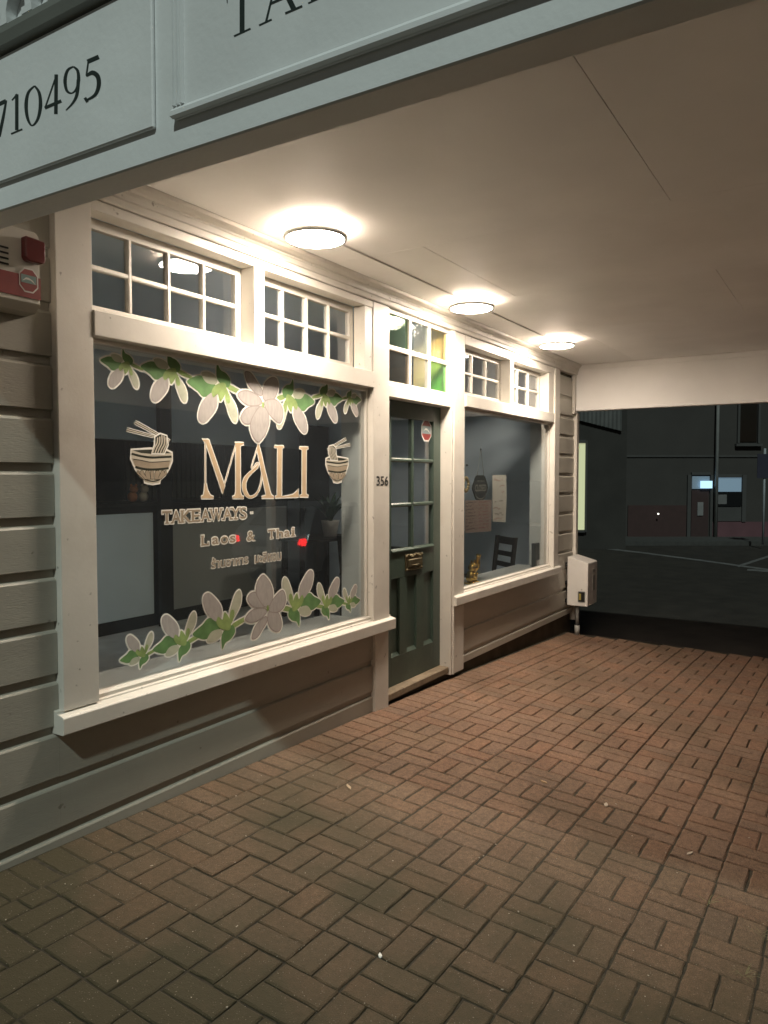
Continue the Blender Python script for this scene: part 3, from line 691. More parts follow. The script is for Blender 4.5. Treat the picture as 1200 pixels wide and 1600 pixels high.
MB().box(6.05, 6.75, .75, 1.4, .70, .735).build('table_top', WOODK, dt, .005)
for x in (6.09, 6.66):
    for y_ in (.79, 1.31): MB().box(x, x+.045, y_, y_+.045, .0305, .6995).build('leg', WOODK, dt)

# ================================================================== WINDOW STICKERS (on the outer face of the glass)
GY = .0275
PETAL = mat('petal_print', (.40, .375, .355), .5, .12, 25, stretch=(3, 1, 1)); PETAL2 = mat('petal_print_shade', (.32, .285, .265), .5, .12, 25)
BUD = mat('bud_print', (.46, .48, .37), .5, .14, 22); LEAFP = mat('leaf_print', (.12, .25, .09), .5, .25, 25); STEMP = mat('stem_print', (.27, .38, .13), .5, .25, 25); EDGE = mat('sticker_edge', (.80, .80, .74), .5, .03, 20)
SM = [EDGE, LEAFP, STEMP, PETAL, BUD, PETAL2]
def smooth(pts, sub=4):
    P = [Vector(p) for p in pts]; n = len(P); Q = []
    for i in range(n):
        p0, p1, p2, p3 = P[i-1], P[i], P[(i+1) % n], P[(i+2) % n]
        for k in range(sub):
            t = k/sub; Q.append(.5*((2*p1)+(-p0+p2)*t+(2*p0-5*p1+4*p2-p3)*t*t+(-p0+3*p1-3*p2+p3)*t**3))
    return Q
def grow(Q, d):
    n = len(Q); A = sum(Q[i].x*Q[(i+1) % n].y - Q[(i+1) % n].x*Q[i].y for i in range(n)); s = 1 if A > 0 else -1; out = []
    for i in range(n):
        t = (Q[(i+1) % n]-Q[i-1]); t = t.normalized() if t.length else Vector((1, 0)); out.append(Q[i]+Vector((t.y, -t.x))*d*s)
    return out
def fan(mb, Q, y, mi):
    c = sum(Q, Vector((0, 0)))/len(Q); n = len(Q)
    mb.add([(q.x, y, q.y) for q in Q]+[(c.x, y, c.y)], [(i, (i+1) % n, n) for i in range(n)], mi)
# sprig traced once, in metres about its centre
sz = lambda u, v: at(140+u/5.4545, 540+v/5.4545, GY)
c0 = sz(690, 190)
raw = [
 ('stem', 2, [(745, 195), (830, 235), (880, 268), (872, 290), (850, 282), (800, 262), (750, 232)]),
 ('leaf', 1, [(430, 180), (480, 142), (540, 132), (600, 165), (655, 205), (625, 275), (560, 292), (510, 245)]),
 ('spike', 1, [(668, 45), (695, 95), (740, 122), (775, 175), (760, 225), (712, 215), (668, 165), (660, 110)]),
 ('topbud', 4, [(545, 112), (590, 106), (640, 128), (670, 165), (655, 202), (590, 192), (553, 150)]),
 ('smallbud', 4, [(738, 240), (770, 285), (820, 370), (832, 450), (815, 490), (780, 460), (745, 370), (728, 300)]),
 ('bigbud', 3, [(655, 255), (672, 330), (660, 385), (620, 440), (570, 483), (530, 470), (518, 420), (540, 340), (580, 290), (620, 262)]),
 ('calyx', 2, [(655, 205), (725, 188), (742, 240), (720, 300), (690, 330), (670, 270), (640, 300), (622, 255)]),
 ('calyx2', 2, [(735, 235), (758, 262), (772, 330), (750, 345), (732, 300)]),
]
SPR = [(nm, mi, [((sz(u, v)-c0).x, (sz(u, v)-c0).z) for u, v in pts]) for nm, mi, pts in raw]
SPR_H = max(p[1] for _, _, q in SPR for p in q) - min(p[1] for _, _, q in SPR for p in q)
def sprig(parent, px, py, hpx, fx=1, fz=1):
    c = at(px, py, GY); h = (at(px, py-hpx/2, GY)-at(px, py+hpx/2, GY)).z; s = h/SPR_H; mb = MB(); y = GY
    for nm, mi, pts in SPR:
        Q = smooth([(c.x+fx*s*u, c.z+fz*s*v) for u, v in pts]); fan(mb, grow(Q, .0062), y, 0); y -= .00006
    for nm, mi, pts in SPR:
        y -= .0001; Q = smooth([(c.x+fx*s*u, c.z+fz*s*v) for u, v in pts]); fan(mb, grow(Q, -.0008), y, mi)
    return mb.build('flower_bud_sprig', SM, parent, weld=False)
fz_ = lambda u, v: at(350+u/5.217, 560+v/5.217, GY)
f0 = fz_(315, 380)
FL = [[(165, 112), (215, 115), (268, 190), (312, 262), (300, 310), (240, 275), (188, 205)], [(310, 275), (330, 200), (380, 155), (425, 163), (442, 220), (430, 290), (400, 338), (325, 345)],
 [(108, 288), (160, 258), (230, 272), (292, 320), (308, 365), (270, 388), (190, 385), (130, 340)], [(325, 350), (400, 328), (452, 360), (480, 420), (476, 490), (450, 532), (400, 500), (345, 430)],
 [(130, 482), (160, 420), (210, 390), (285, 385), (285, 410), (232, 480), (208, 537), (160, 532)], [(280, 395), (325, 392), (360, 450), (366, 530), (340, 612), (300, 670), (272, 686), (230, 640), (208, 560), (225, 480)]]
FLM = [[((fz_(u, v)-f0).x, (fz_(u, v)-f0).z) for u, v in p] for p in FL]
def flower(parent, px, py, s, fz, fx=1):
    c = at(px, py, GY); y = GY - .0016; mb = MB()
    for p in FLM: fan(mb, grow(smooth([(c.x+fx*s*u, c.z+fz*s*v) for u, v in p]), .008), y, 0); y -= .00006
    for k, p in enumerate(FLM):
        Q = smooth([(c.x+fx*s*u, c.z+fz*s*v) for u, v in p]); y -= .0001; fan(mb, grow(Q, .0002), y, 5); y -= .0001; fan(mb, grow(Q, -.0055), y, 3)
    y -= .00005; fan(mb, [Vector((c.x+.009*math.cos(t), c.z+.016*math.sin(t))) for t in [k*.7 for k in range(9)]], y, 2)
    mb.build('open_flower', SM, parent, weld=False)
ga = empty('flower_garland_sticker', at(360, 610, GY), 'white flower and green leaf garland sticker across the top of the display window', 'sticker')
for a in ((195, 565, 63, 1), (266.5, 575, 81, 1), (343.5, 598, 95, 1), (454.5, 618, 84, -1), (509, 616, 62, -1), (547.4, 620, 42, -1)): sprig(ga, *a[:3], fx=a[3])
flower(ga, 410.4, 632.8, 1.0, 1)
gb_ = empty('flower_garland_sticker', at(380, 980, GY), 'white flower and green leaf garland sticker along the bottom of the display window', 'sticker')
for a in ((221, 1027, 56, 1), (283, 1009, 77, 1), (351, 985, 92, 1), (464, 953, 85, -1), (511.6, 949, 63, -1), (546, 944, 41, -1)): sprig(gb_, *a[:3], fx=a[3], fz=-1)
flower(gb_, 417.7, 950, .92, -1)
# ---- MALI lettering
GOLD = mat('gold_print', (.56, .42, .26), .45, .08, 20); GOLD2 = mat('tan_print', (.36, .30, .22), .45, .1, 20); DARKP = mat('dark_print', (.02, .025, .015), .5)
mm_ = lambda u, v, x: at(300+u/6, 680+v/6, x)
def poly_letter(mb, polys, strokes, mapf):
    y = GY
    for pts in polys:
        Q = [Vector((mapf(u, v, GY).x, mapf(u, v, GY).z)) for u, v in pts]
        mb.add([(q.x, y, q.y) for q in grow(Q, .0062)], [list(range(len(Q)))], 0); y -= .00006
    for pts, ws in strokes: pen(mb, pts, [w_+13 for w_ in ws], y, mapf, 0); y -= .00006
    for pts in polys:
        y -= .0001; Q = [Vector((mapf(u, v, GY).x, mapf(u, v, GY).z)) for u, v in pts]; mb.add([(q.x, y, q.y) for q in Q], [list(range(len(Q)))], 1)
    for pts, ws in strokes: y -= .0001; pen(mb, pts, ws, y, mapf, 1)
ml = empty('window_lettering', at(400, 778, GY), 'large gold MALI lettering on the display window', 'lettering')
LETS = {
 'M': ([[(92, 40), (154, 42), (160, 62), (118, 62)], [(88, 590), (88, 577), (108, 562), (117, 520), (121, 455), (131, 455), (146, 520), (170, 565), (200, 577), (200, 590)],
        [(122, 47), (156, 44), (306, 480), (290, 550)], [(412, 72), (450, 72), (452, 530), (462, 564), (485, 578), (485, 590), (380, 590), (380, 578), (402, 566), (412, 530)],
        [(404, 70), (484, 72), (484, 84), (455, 96), (445, 112), (408, 108)]], [([(125, 60), (125, 460)], [6, 6]), ([(300, 470), (408, 100)], [5, 5])]),
 'A': ([[(608, 125), (622, 72), (636, 125), (728, 520), (744, 562), (768, 577), (768, 588), (654, 588), (654, 577), (690, 566), (694, 548)]],
       [([(608, 130), (560, 292), (575, 304), (608, 262), (622, 272), (604, 306)], [4, 5, 5, 7, 8, 20]), ([(606, 302), (550, 352), (505, 405), (488, 470), (505, 545), (545, 580), (595, 560), (632, 500), (650, 420), (652, 370)], [18, 22, 30, 32, 30, 20, 14, 9, 6, 5])]),
 'L': ([[(772, 100), (862, 102), (862, 112), (842, 124), (838, 570), (880, 574), (950, 556), (982, 528), (994, 500), (1000, 578), (780, 586), (780, 574), (800, 562), (804, 124), (772, 112)]], []),
 'I': ([[(1006, 110), (1090, 114), (1090, 125), (1070, 138), (1068, 552), (1090, 566), (1090, 577), (1010, 577), (1010, 566), (1032, 553), (1034, 138), (1006, 122)]], [])}
for k, (pl_, stk) in LETS.items():
    mb = MB(); poly_letter(mb, pl_, stk, mm_); mb.build('letter', [EDGE, GOLD], ml, weld=False)
# ---- smaller serif lettering
SER = {'T': [(.5, 0, .42), (.04, .80, .1, .2), (.96, .80, .1, .2)], 'A': [(.06, 0, .3), (.92, 0, .36)], 'K': [(.12, 0, .36), (.12, 1, .36), (.92, 0, .32), (.86, 1, .3)], 'E': [(.1, 0, .3), (.1, 1, .3), (.98, .78, .08, .2), (.98, .02, .08, .24)],
       'W': [(.05, 1, .26), (.5, 1, .22), (.95, 1, .26)], 'Y': [(.06, 1, .34), (.94, 1, .34), (.5, 0, .44)], 'L': [(.14, 0, .4), (.14, 1, .4), (.98, .02, .1, .28)], 'h': [(.1, 1, .36), (.14, 0, .36), (.86, 0, .36)], 'i': [(.5, 0, 1.7), (.35, .70, 1.1)]}
def serif_word(parent, word, spans, capz, m=GOLD2, name='letter', xh=.72):
    for ch, (xa, xb) in zip(word, spans):
        z0, z1 = capz; hh = z1-z0
        vs, fs = text2d(ch, .014); low = ch in 'aos'
        top = z0+hh*(xh if low else 1)
        F1 = fit(vs, xa, xb, z0, top); mb = MB()
        v2, f2 = text2d(ch, .05); F2 = fit(v2, xa-.006, xb+.006, z0-.006, top+.006)
        slab(mb, F2, f2, GY, mi=0)
        y = GY-.0002; rects = []
        for s_ in SER.get(ch, []):
            wd = xb-xa; t = hh*.10
            if len(s_) == 3: cx, cz, w_ = s_; rects.append((xa+wd*cx-wd*w_/2, xa+wd*cx+wd*w_/2, z0+(hh-t)*cz, z0+(hh-t)*cz+t))
            else: cx, cz, w_, h_ = s_; rects.append((xa+wd*cx-wd*w_/2, xa+wd*cx+wd*w_/2, z0+hh*cz, z0+hh*(cz+h_)))
        for r in rects: mb.add([(r[0]-.005, y, r[2]-.005), (r[1]+.005, y, r[2]-.005), (r[1]+.005, y, r[3]+.005), (r[0]-.005, y, r[3]+.005)], [(0, 1, 2, 3)], 0); y -= .00006
        slab(mb, F1, fs, y-.0002, mi=1); y -= .0003
        for r in rects: mb.add([(r[0], y, r[2]), (r[1], y, r[2]), (r[1], y, r[3]), (r[0], y, r[3])], [(0, 1, 2, 3)], 1); y -= .00003
        mb.build(name, [EDGE, m], parent, weld=False)
def span(l, y): return [(at(240+a/5, y, GY).x, at(240+b/5, y, GY).x) for a, b in l]
tk = empty('window_lettering', at(320, 815, GY), 'tan TAKEAWAYS lettering below the gold name', 'lettering')
zt, zb = at(320, 780+78/5, GY).z, at(320, 780+172/5, GY).z
serif_word(tk, 'TAKEAWAYS', span([(68, 140), (140, 212), (215, 300), (298, 362), (372, 440), (440, 535), (540, 612), (606, 674), (676, 726)], 805), (zb, zt))
d0, d1 = at(390.5, 803.5, GY), at(396, 800.8, GY); MB().flat([(d0.x, GY, d0.z), (d1.x, GY, d0.z), (d1.x, GY, d0.z+.014), (d0.x, GY, d0.z+.014)]).build('letter', EDGE, tk)
lt = empty('window_lettering', at(390, 848, GY), 'tan Laos and Thai lettering below the takeaways line', 'lettering')
zt, zb = at(360, 780+266/5, GY).z, at(360, 780+340/5, GY).z
serif_word(lt, 'Laos&Th', span([(374, 430), (456, 508), (526, 580), (596, 640), (730, 792), (896, 948), (962, 1012)], 842), (zb, zt))
serif_word(lt, 'ai', span([(1022, 1064), (1080, 1100)], 842), (zb, zt))
th = empty('window_lettering', at(385, 890, GY), 'small tan Thai script lettering near the bottom garland', 'lettering')
for s_, a, b, ya, yb in (('ร้านอาหาร', 448, 742, 455, 545), ('มะลิหอม', 788, 1000, 420, 505)):
    p, q = at(240+a/5, 780+(yb+4)/5, GY), at(240+b/5, 780+yb/5-12, GY); zt = at(240+a/5, 780+ya/5, GY).z
    v2, f2 = text2d(s_, .05); mb = MB(); slab(mb, fit(v2, p.x, q.x, p.z, zt), f2, GY, mi=0)
    v1, f1 = text2d(s_, .012); slab(mb, fit(v1, p.x+.004, q.x-.004, p.z+.005, zt-.005), f1, GY-.0004, mi=1); mb.build('letter', [EDGE, GOLD2], th, weld=False)
# ---- noodle bowl stickers
bz = lambda u, v: at(190+u/13.333, 650+v/13.333, GY)
bc = bz(635, 1400)
def bowl(c, fx, label):
    t = empty('noodle_bowl_sticker', (c.x, GY, c.z), label, 'sticker', 'noodle bowl stickers')
    loc = lambda u, v: Vector((c.x+fx*(bz(u, v)-bc).x, c.z+(bz(u, v)-bc).z))
    mp = lambda u, v, y: (loc(u, v).x, y, loc(u, v).y)
    def poly(mb, pts, y, mi, g=0):
        Q = [loc(u, v) for u, v in pts]; Q = grow(Q, g) if g else Q; mb.add([(q.x, y, q.y) for q in Q], [list(range(len(Q)))], mi)
    body = [(200, 715), (620, 690), (900, 705), (1045, 770), (1045, 930), (985, 1080), (900, 1220), (795, 1318), (790, 1385), (640, 1408), (482, 1372), (480, 1312), (390, 1240), (300, 1100), (205, 890)]
    mb = MB(); y = GY
    poly(mb, body, y, 0, .008); poly(mb, body, y-.0002, 1); poly(mb, [(225, 712), (620, 700), (900, 716), (1035, 775), (640, 792), (400, 770)], y-.0004, 2)
    poly(mb, [(225, 885), (420, 925), (640, 965), (1010, 935), (975, 1075), (700, 1098), (500, 1088), (283, 1045)], y-.0004, 3)
    for k, (p, ws) in enumerate((([(208, 785), (420, 838), (640, 862), (1040, 845)], [44]*4), ([(285, 1058), (480, 1106), (700, 1114), (980, 1088)], [44]*4), ([(250, 900), (420, 925), (640, 962), (1000, 935)], [14]*4), ([(480, 1320), (640, 1360), (790, 1330)], [20]*3))): pen(mb, p, ws, y-.0006-.0001*k, mp, 2)
    for k, (x0, xt, wd) in enumerate(((470, 340, 50), (520, 420, 80), (565, 535, 100), (635, 632, 70), (715, 745, 100), (770, 850, 80), (800, 915, 50))):
        tp = 1150+abs(x0-635)*.05-20; pts = [(x0-wd*.3, 1320), (xt-wd*.5, tp+60), (xt-wd*.3, tp+10), (xt, tp), (xt+wd*.3, tp+10), (xt+wd*.5, tp+60), (x0+wd*.3, 1320)]
        poly(mb, pts, y-.0005, 2, .0022); poly(mb, pts, y-.0007-.00008*k, 3)
    mb.build('bowl', [EDGE, CRMP, DARKP, GOLD2], t, weld=False)
    mb = MB(); y = GY-.0012; nd = [(700, 440), (800, 380), (930, 420), (952, 600), (880, 772), (625, 772), (695, 600)]
    poly(mb, nd, y, 0, .008); poly(mb, nd, y-.0002, 2)
    for k, p in enumerate(([(745, 450), (735, 560), (680, 660), (640, 770)], [(790, 430), (785, 560), (730, 670), (692, 770)], [(832, 398), (835, 560), (780, 680), (745, 770)], [(877, 415), (885, 580), (830, 690), (802, 770)], [(917, 445), (927, 590), (880, 700), (855, 770)])): pen(mb, p, [26]*4, y-.0004-.0001*k, mp, 1)
    mb.build('noodles', [EDGE, CRMP, DARKP], t, weld=False)
    for k, (p, q) in enumerate((((275, 125), (1000, 520)), ((105, 280), (715, 440)))):
        mb = MB(); y = GY-.0002-.0004*k; pen(mb, [p, q], [100, 74], y, mp, 0); pen(mb, [p, q], [64, 42], y-.0001, mp, 2); pen(mb, [p, q], [24, 20], y-.0002, mp, 1)
        mb.build('chopstick', [EDGE, CRMP, DARKP], t, weld=False)
CRMP = mat('cream_print', (.56, .52, .42), .5, .06, 20)
bowl(bc, 1, 'left noodle bowl sticker with chopsticks on the display window')
bowl(at(527.5, 753.5, GY), -1, 'right mirrored noodle bowl sticker with chopsticks near the window edge')

# ================================================================== THINGS ON AND BEHIND THE FAR WINDOW AND DOOR
def stick_board(name, corners, y, m, label, cat, t=.002):
    P_ = [at(px, py, y) for px, py in corners]; n = len(P_)
    mb = MB().prism([(p.x, p.z) for p in P_], y, y+t, 'y'); o = mb.build(name, m); return tag(o, label, cat)
PAPER = mat('notice_paper', (.62, .60, .53), .7, .05, 20); MENU = mat('menu_paper', (.36, .28, .24), .6, .2, 60)
RY = .036
p = stick_board('notice_paper', [(770, 815), (769.5, 742), (791, 742), (791.5, 778), (790, 816)], RY, PAPER, 'long white handwritten notice taped inside the far display window', 'notice')
INKR = mat('red_ink', (.32, .12, .10), .6); INKK = mat('black_ink', (.05, .045, .04), .6)
def scribble(o, x0, x1, z, h, m, y):
    mb = MB(); x = x0; pts = []
    while x < x1:
        pts.append((x, y, z+random.uniform(-h, h))); x += random.uniform(.008, .016)
        if random.random() < .12: x += .02
    P2 = pts
    for i in range(len(P2)-1):
        if P2[i+1][0]-P2[i][0] > .02: continue
        a_, b2 = Vector(P2[i]), Vector(P2[i+1]); d = (b2-a_).normalized(); nn_ = Vector((-d.z, 0, d.x))*.0022
        mb.add([a_-nn_, b2-nn_, b2+nn_, a_+nn_], [(0, 1, 2, 3)])
    if mb.v: mb.build('handwriting', m, o, weld=False)
for z, a, b_, m in ((1.45, 5.88, 6.09, INKR), (1.40, 5.89, 6.10, INKR), (1.35, 6.04, 6.10, INKR), (1.27, 5.86, 6.08, INKK), (1.21, 5.87, 6.05, INKR), (1.16, 5.90, 6.08, INKK), (1.12, 5.88, 6.06, INKR)): scribble(p, a, b_, z, .012, m, RY-.001)
p = stick_board('menu_sheet', [(727, 833), (727, 782), (768.5, 781), (767.5, 830)], RY, MENU, 'brownish printed menu sheet low in the far display window', 'menu')
for k in range(9):
    z = 1.27-.026*k; scribble(p, 5.34, 5.52, z, .005, INKK, RY-.001); scribble(p, 5.58, 5.77, z, .005, INKR, RY-.001)
# closed sign on a string
cs = empty('closed_sign', at(751, 762, RY), 'dark oval CLOSED sign hanging on a string in the far window', 'sign')
c = at(751, 762, RY); SIGN = mat('sign_board_dark', (.035, .040, .035), .5, .3, 30); SIGT = mat('sign_text', (.30, .29, .24), .5)
Q = [(c.x+.142*math.cos(t)*(1+.05*math.cos(6*t)), c.z+.105*math.sin(t)*(1+.05*math.cos(6*t))) for t in [2*math.pi*i/48 for i in range(48)]]
MB().prism(Q, RY, RY+.008, 'y').build('board', SIGN, cs)
vs, fs = text2d('CLOSED', .02); mb = MB(); slab(mb, fit(vs, c.x-.105, c.x+.105, c.z-.030, c.z+.026), fs, RY-.0008)
vs, fs = text2d("sorry we're", .0); slab(mb, fit(vs, c.x-.07, c.x+.07, c.z+.040, c.z+.068), fs, RY-.0008); mb.build('sign_lettering', SIGT, cs, weld=False)
Q2 = [(c.x+.120*math.cos(t), c.z-.012+.083*math.sin(t)) for t in [math.pi+.5+(math.pi-1)*i/12 for i in range(13)]]
mb = MB()
for a, b_ in zip(Q2[:-1], Q2[1:]): mb.add([(a[0], RY-.0008, a[1]), (b_[0], RY-.0008, b_[1]), (b_[0], RY-.0008, b_[1]+.007), (a[0], RY-.0008, a[1]+.007)], [(0, 1, 2, 3)])
mb.build('sign_border', SIGT, cs, weld=False)
hk = at(752, 702, RY); MB().tube([(c.x-.07, RY+.003, c.z+.085), (hk.x, RY+.003, hk.z), (c.x+.07, RY+.003, c.z+.085)], .0022, 6).build('string', SIGT, cs)
MB().ball((hk.x, RY+.004, hk.z), (.010, .006, .010), n=10, k=6).build('suction_hook', BLACK, cs)
h2 = at(730, 727, RY); tag(MB().ball((h2.x, RY+.002, h2.z), (.010, .006, .010), n=10, k=6).build('suction_hook', BLACK), 'small dark suction hook left of the closed sign string', 'hook')
# wreath ornament left of the sign
wz = at(729, 757, RY); wr = MB()
for i in range(12): t = i*.5236; wr.ball((wz.x+.045*math.cos(t), RY+.006, wz.z+.05*math.sin(t)), (.016, .012, .016), n=8, k=5)
tag(wr.build('wreath', mat('gilded_wreath', (.45, .36, .18), .35, .3, 40, metal=.6)), 'small gilded wreath ornament beside the closed sign', 'ornament')
# gold beckoning cat on the inner ledge
GLD = mat('gold_gilt', (.75, .50, .14), .22, .15, 30, .3, 80, metal=1)
cb = at(737, 905, .12); cb.z = .597
cat = MB(); x, y, z = cb.x, .12, .5965
cat.ball((x, y, z+.055), (.055, .048, .062)).ball((x, y-.012, z+.135), (.048, .042, .042)).ball((x-.03, y-.012, z+.178), (.012, .008, .02)).ball((x+.03, y-.012, z+.178), (.012, .008, .02))
cat.tube([(x+.04, y-.01, z+.085), (x+.072, y-.02, z+.13), (x+.078, y-.02, z+.20), (x+.07, y-.03, z+.235)], [.018, .019, .018, .022], 10).ball((x-.03, y-.045, z+.075), (.018, .016, .028)).ball((x-.03, y-.03, z+.012), (.024, .03, .014)).ball((x+.03, y-.03, z+.012), (.024, .03, .014)).cyl((x, y), .062, z-.0, z+.012, 20)
cat.ball((x, y-.055, z+.125), (.014, .008, .009)).ball((x, y-.05, z+.088), (.014, .008, .012))
tag(cat.build('beckoning_cat', GLD, weld=False), 'gold beckoning cat figurine on the inner ledge of the far window', 'figurine')
# small dark box on the ledge at the right end
b = at(838, 885, .10); tag(MB().box(b.x-.06, b.x+.06, .09, .13, .597, .83).build('frame_stand', mat('smoked_frame', (.10, .11, .11), .3), None, .004), 'small grey standing frame at the right end of the far window ledge', 'frame')
# octagonal security sticker on the door glass
def octo(name, px0, px1, py0, py1, y, label, parent=None):
    a, b = at(px0, py1, y), at(px1, py0, y); w_, h_ = (b.x-a.x)/2, (b.z-a.z)/2; cx, cz = (a.x+b.x)/2, (a.z+b.z)/2
    def oc(s): return [Vector((cx+s*w_*u, cz+s*h_*v)) for u, v in ((-1, -.5), (-.45, -1), (.45, -1), (1, -.5), (1, .5), (.45, 1), (-.45, 1), (-1, .5))]
    mb = MB(); f = lambda Q, yy, mi: mb.add([(q.x, yy, q.y) for q in Q], [list(range(len(Q)))], mi)
    f(oc(1), y, 0); f(oc(.88), y-.0003, 1)
    f([Vector((cx-.86*w_, cz-.30*h_)), Vector((cx+.86*w_, cz-.30*h_)), Vector((cx+.86*w_, cz+.42*h_)), Vector((cx-.86*w_, cz+.42*h_))], y-.0006, 2)
    f([Vector((cx+u*w_, cz+v*h_)) for u, v in ((-.7, -.12), (-.3, .05), (.2, .02), (.7, -.25), (.5, -.02), (.1, .2), (-.2, .22))], y-.0009, 0)
    o = mb.build(name, [PALE, REDP, mat('grey_print', (.25, .33, .34), .5)], parent, weld=False)
    return tag(o, label, 'sticker') if parent is None else o
octo('security_sticker', 658.5, 674, 657, 689, DY+.019, 'red and white octagonal sticker on the glass of the green door')

# ================================================================== ALARM BOX
al = empty('alarm_box', (1.55, 0, 2.07), 'white and red alarm siren box on the grey weatherboards', 'alarm')
AX1 = 1.645
prof = [(1.33, 2.075), (AX1-.004, 2.075), (AX1, 2.080), (AX1, 2.31), (AX1-.012, 2.325), (1.345, 2.325), (1.33, 2.31)]
MB().prism(prof, -.090, -.001, 'y').build('housing', mat('alarm_white', (.55, .53, .47), .45, .06, 8), al, .003)
MB().prism([(-.001, 2.045), (-.06, 2.050), (-.092, 2.0745), (-.001, 2.0745)], 1.33, AX1, 'x').build('base_skirt', mat('alarm_white2', (.5, .48, .42), .45, .06, 8), al)
MB().box(1.329, AX1+.001, -.0925, -.0905, 2.092, 2.168).build('red_band', REDP, al)
MB().prism([(AX1-.072, 2.222), (AX1-.060, 2.212), (AX1-.006, 2.212), (AX1+.004, 2.222), (AX1+.004, 2.292), (AX1-.072, 2.296)], -.122, -.091, 'y').build('strobe_lens', RED, al, .005)
for k in range(4): MB().box(1.40, 1.528, -.0935, -.0908, 2.188+.018*k, 2.194+.018*k).build('louvre_slot', BLACK, al)
q0, q1 = Vector((1.562, 0, 2.118)), Vector((1.638, 0, 2.196))
def octo_w(y):
    cx, cz, w_, h_ = 1.600, 2.152, .036, .042; mb = MB()
    for k, (s, mi) in enumerate(((1, 0), (.88, 1))):
        Q = [(cx+s*w_*u, cz+s*h_*v) for u, v in ((-1, -.5), (-.45, -1), (.45, -1), (1, -.5), (1, .5), (.45, 1), (-.45, 1), (-1, .5))]; mb.add([(u, y-.0004*k, v) for u, v in Q], [list(range(8))], mi)
    mb.add([(cx+u*w_, y-.0009, cz+v*h_) for u, v in ((-.8, -.25), (.8, -.25), (.8, .42), (-.8, .42))], [(0, 1, 2, 3)], 2)
    mb.add([(cx+u*w_, y-.0013, cz+v*h_) for u, v in ((-.7, -.12), (-.3, .05), (.2, .02), (.7, -.25), (.4, .05), (0, .2), (-.3, .2))], [tuple(range(7))], 0)
    mb.build('octagon_sticker', [PALE, REDP, mat('green_grey_print', (.18, .28, .26), .5)], al, weld=False)
octo_w(-.0932)

# ================================================================== METER BOX
mt = empty('meter_box', (7.76, -.12, ground(7.7, -.1)), 'white enamelled meter box on the corner weatherboards with a pipe below', 'meter box')
MX0, MX1 = 7.612, 7.935
pr = [(-.0305, .150), (-.240, .150), (-.244, .155), (-.246, .590), (-.240, .598), (-.0305, .655)]
mbx = MB().prism(pr, MX0, MX1, 'x').build('housing', WHITEP, mt, .004)
MB().prism([(-.150, .190), (-.215, .190), (-.222, .197), (-.222, .298), (-.215, .305), (-.150, .305), (-.143, .298), (-.143, .197)], MX0-.003, MX0-.0003, 'x').build('window_frame', GREYP, mbx)
MB().box(MX0-.0045, MX0-.0033, -.215, -.150, .197, .298).build('meter_window', BLACK, mbx)
MB().box(MX0-.0060, MX0-.0047, -.178, -.156, .215, .280).build('meter_dial', mat('yellow_dial', (.35, .28, .06), .5), mbx)
MB().ball((MX0-.002, -.184, .322), (.006, .006, .006), n=8, k=5).build('lock', GREYP, mbx)
MB().box(7.77, 7.86, -.2478, -.2462, .30, .455).build('vent', GREYP, mbx)
MB().box(7.77, 7.86, -.2478, -.2462, .49, .52).build('vent', GREYP, mbx)
for z in (.17, .36, .55): MB().box(MX0+.02, MX1-.02, -.0302, -.0006, z, z+.04).build('bracket', BLACK, mbx)
pg = ground(7.66, -.13)
pp = MB().cyl((7.690, -.115), .018, pg+.10, .1495, 16).build('pipe', GREYP, mt)
MB().cyl((7.690, -.115), .026, pg-.005, pg+.0995, 16).build('pipe_sleeve', GREYP, mt)
MB().cyl((7.690, -.115), .024, pg+.1, pg+.118, 16).build('pipe_collar', BLACK, pp)

# ================================================================== ACROSS THE STREET
UR = Vector((math.sin(TH), -math.cos(TH), 0)); FH = Vector((math.cos(TH), math.sin(TH), 0)); RZ = math.atan2(UR.y, UR.x)
def lx(px, d): return (px-600)/F*d
def lz(py, d): return CAM.z + (747.5-py)/F*d
G0 = -.45
BW = mat('far_render', (.046, .043, .039), .8, .12, 1.2, .3, 20, dirt=(.034, .031, .028), dscale=.8); BW2 = mat('far_render_brown', (.034, .032, .028), .85, .2, 1.5, .3, 20)
BTR = mat('far_trim', (.062, .062, .060), .6, .1, 3); BRED = mat('far_dado', (.12, .055, .065), .7, .15, 2); BGL = mat('far_dark_glass', (.01, .011, .012), .08, .1, 2)
D = 23.0
o = Vector((CAM.x, CAM.y, 0)) + FH*D
fb_ = empty('far_building', (o.x, o.y, G0), 'dim rendered two-storey building across the side street with a lit window', 'building', rz=RZ)
def fbx(name, m, px0, px1, py0, py1, y0, y1, par=fb_, d=D, bevel=0):
    return MB().box(lx(px0, d), lx(px1, d), y0, y1, lz(py1, d)-G0, lz(py0, d)-G0).build(name, m, par, bevel)
x0, x1 = lx(962, D), lx(1420, D)
MB().box(x0, x1, .25, 7, 0, 7.2).build('wall', BW, fb_)
MB().box(x0, x1, .13, .2495, .62, 2.60).build('dado_wall', BW, fb_) if False else None
fbx('string_course', BTR, 962, 1420, 711, 714, .215, .2495)
fbx('dado', BRED, 1118, 1420, 816, 845.5, .19, .2495)
fbx('dado', mat('far_dado_dark', (.050, .026, .024), .8), 985, 1077, 790, 845.5, .19, .2495)
dr = fbx('door', mat('far_door', (.045, .025, .024), .6), 1085, 1112, 766, 842, .20, .2495)
fbx('door_frame', BTR, 1078, 1083.5, 742, 845, .17, .2495); fbx('door_frame', BTR, 1114, 1118, 742, 845, .17, .2495); fbx('door_frame', BTR, 1084, 1113.5, 738, 742, .17, .2495)
fbx('fanlight', emit('fanlight_glow', (.16, .22, .27), .28), 1086, 1113, 744, 764, .215, .2495)
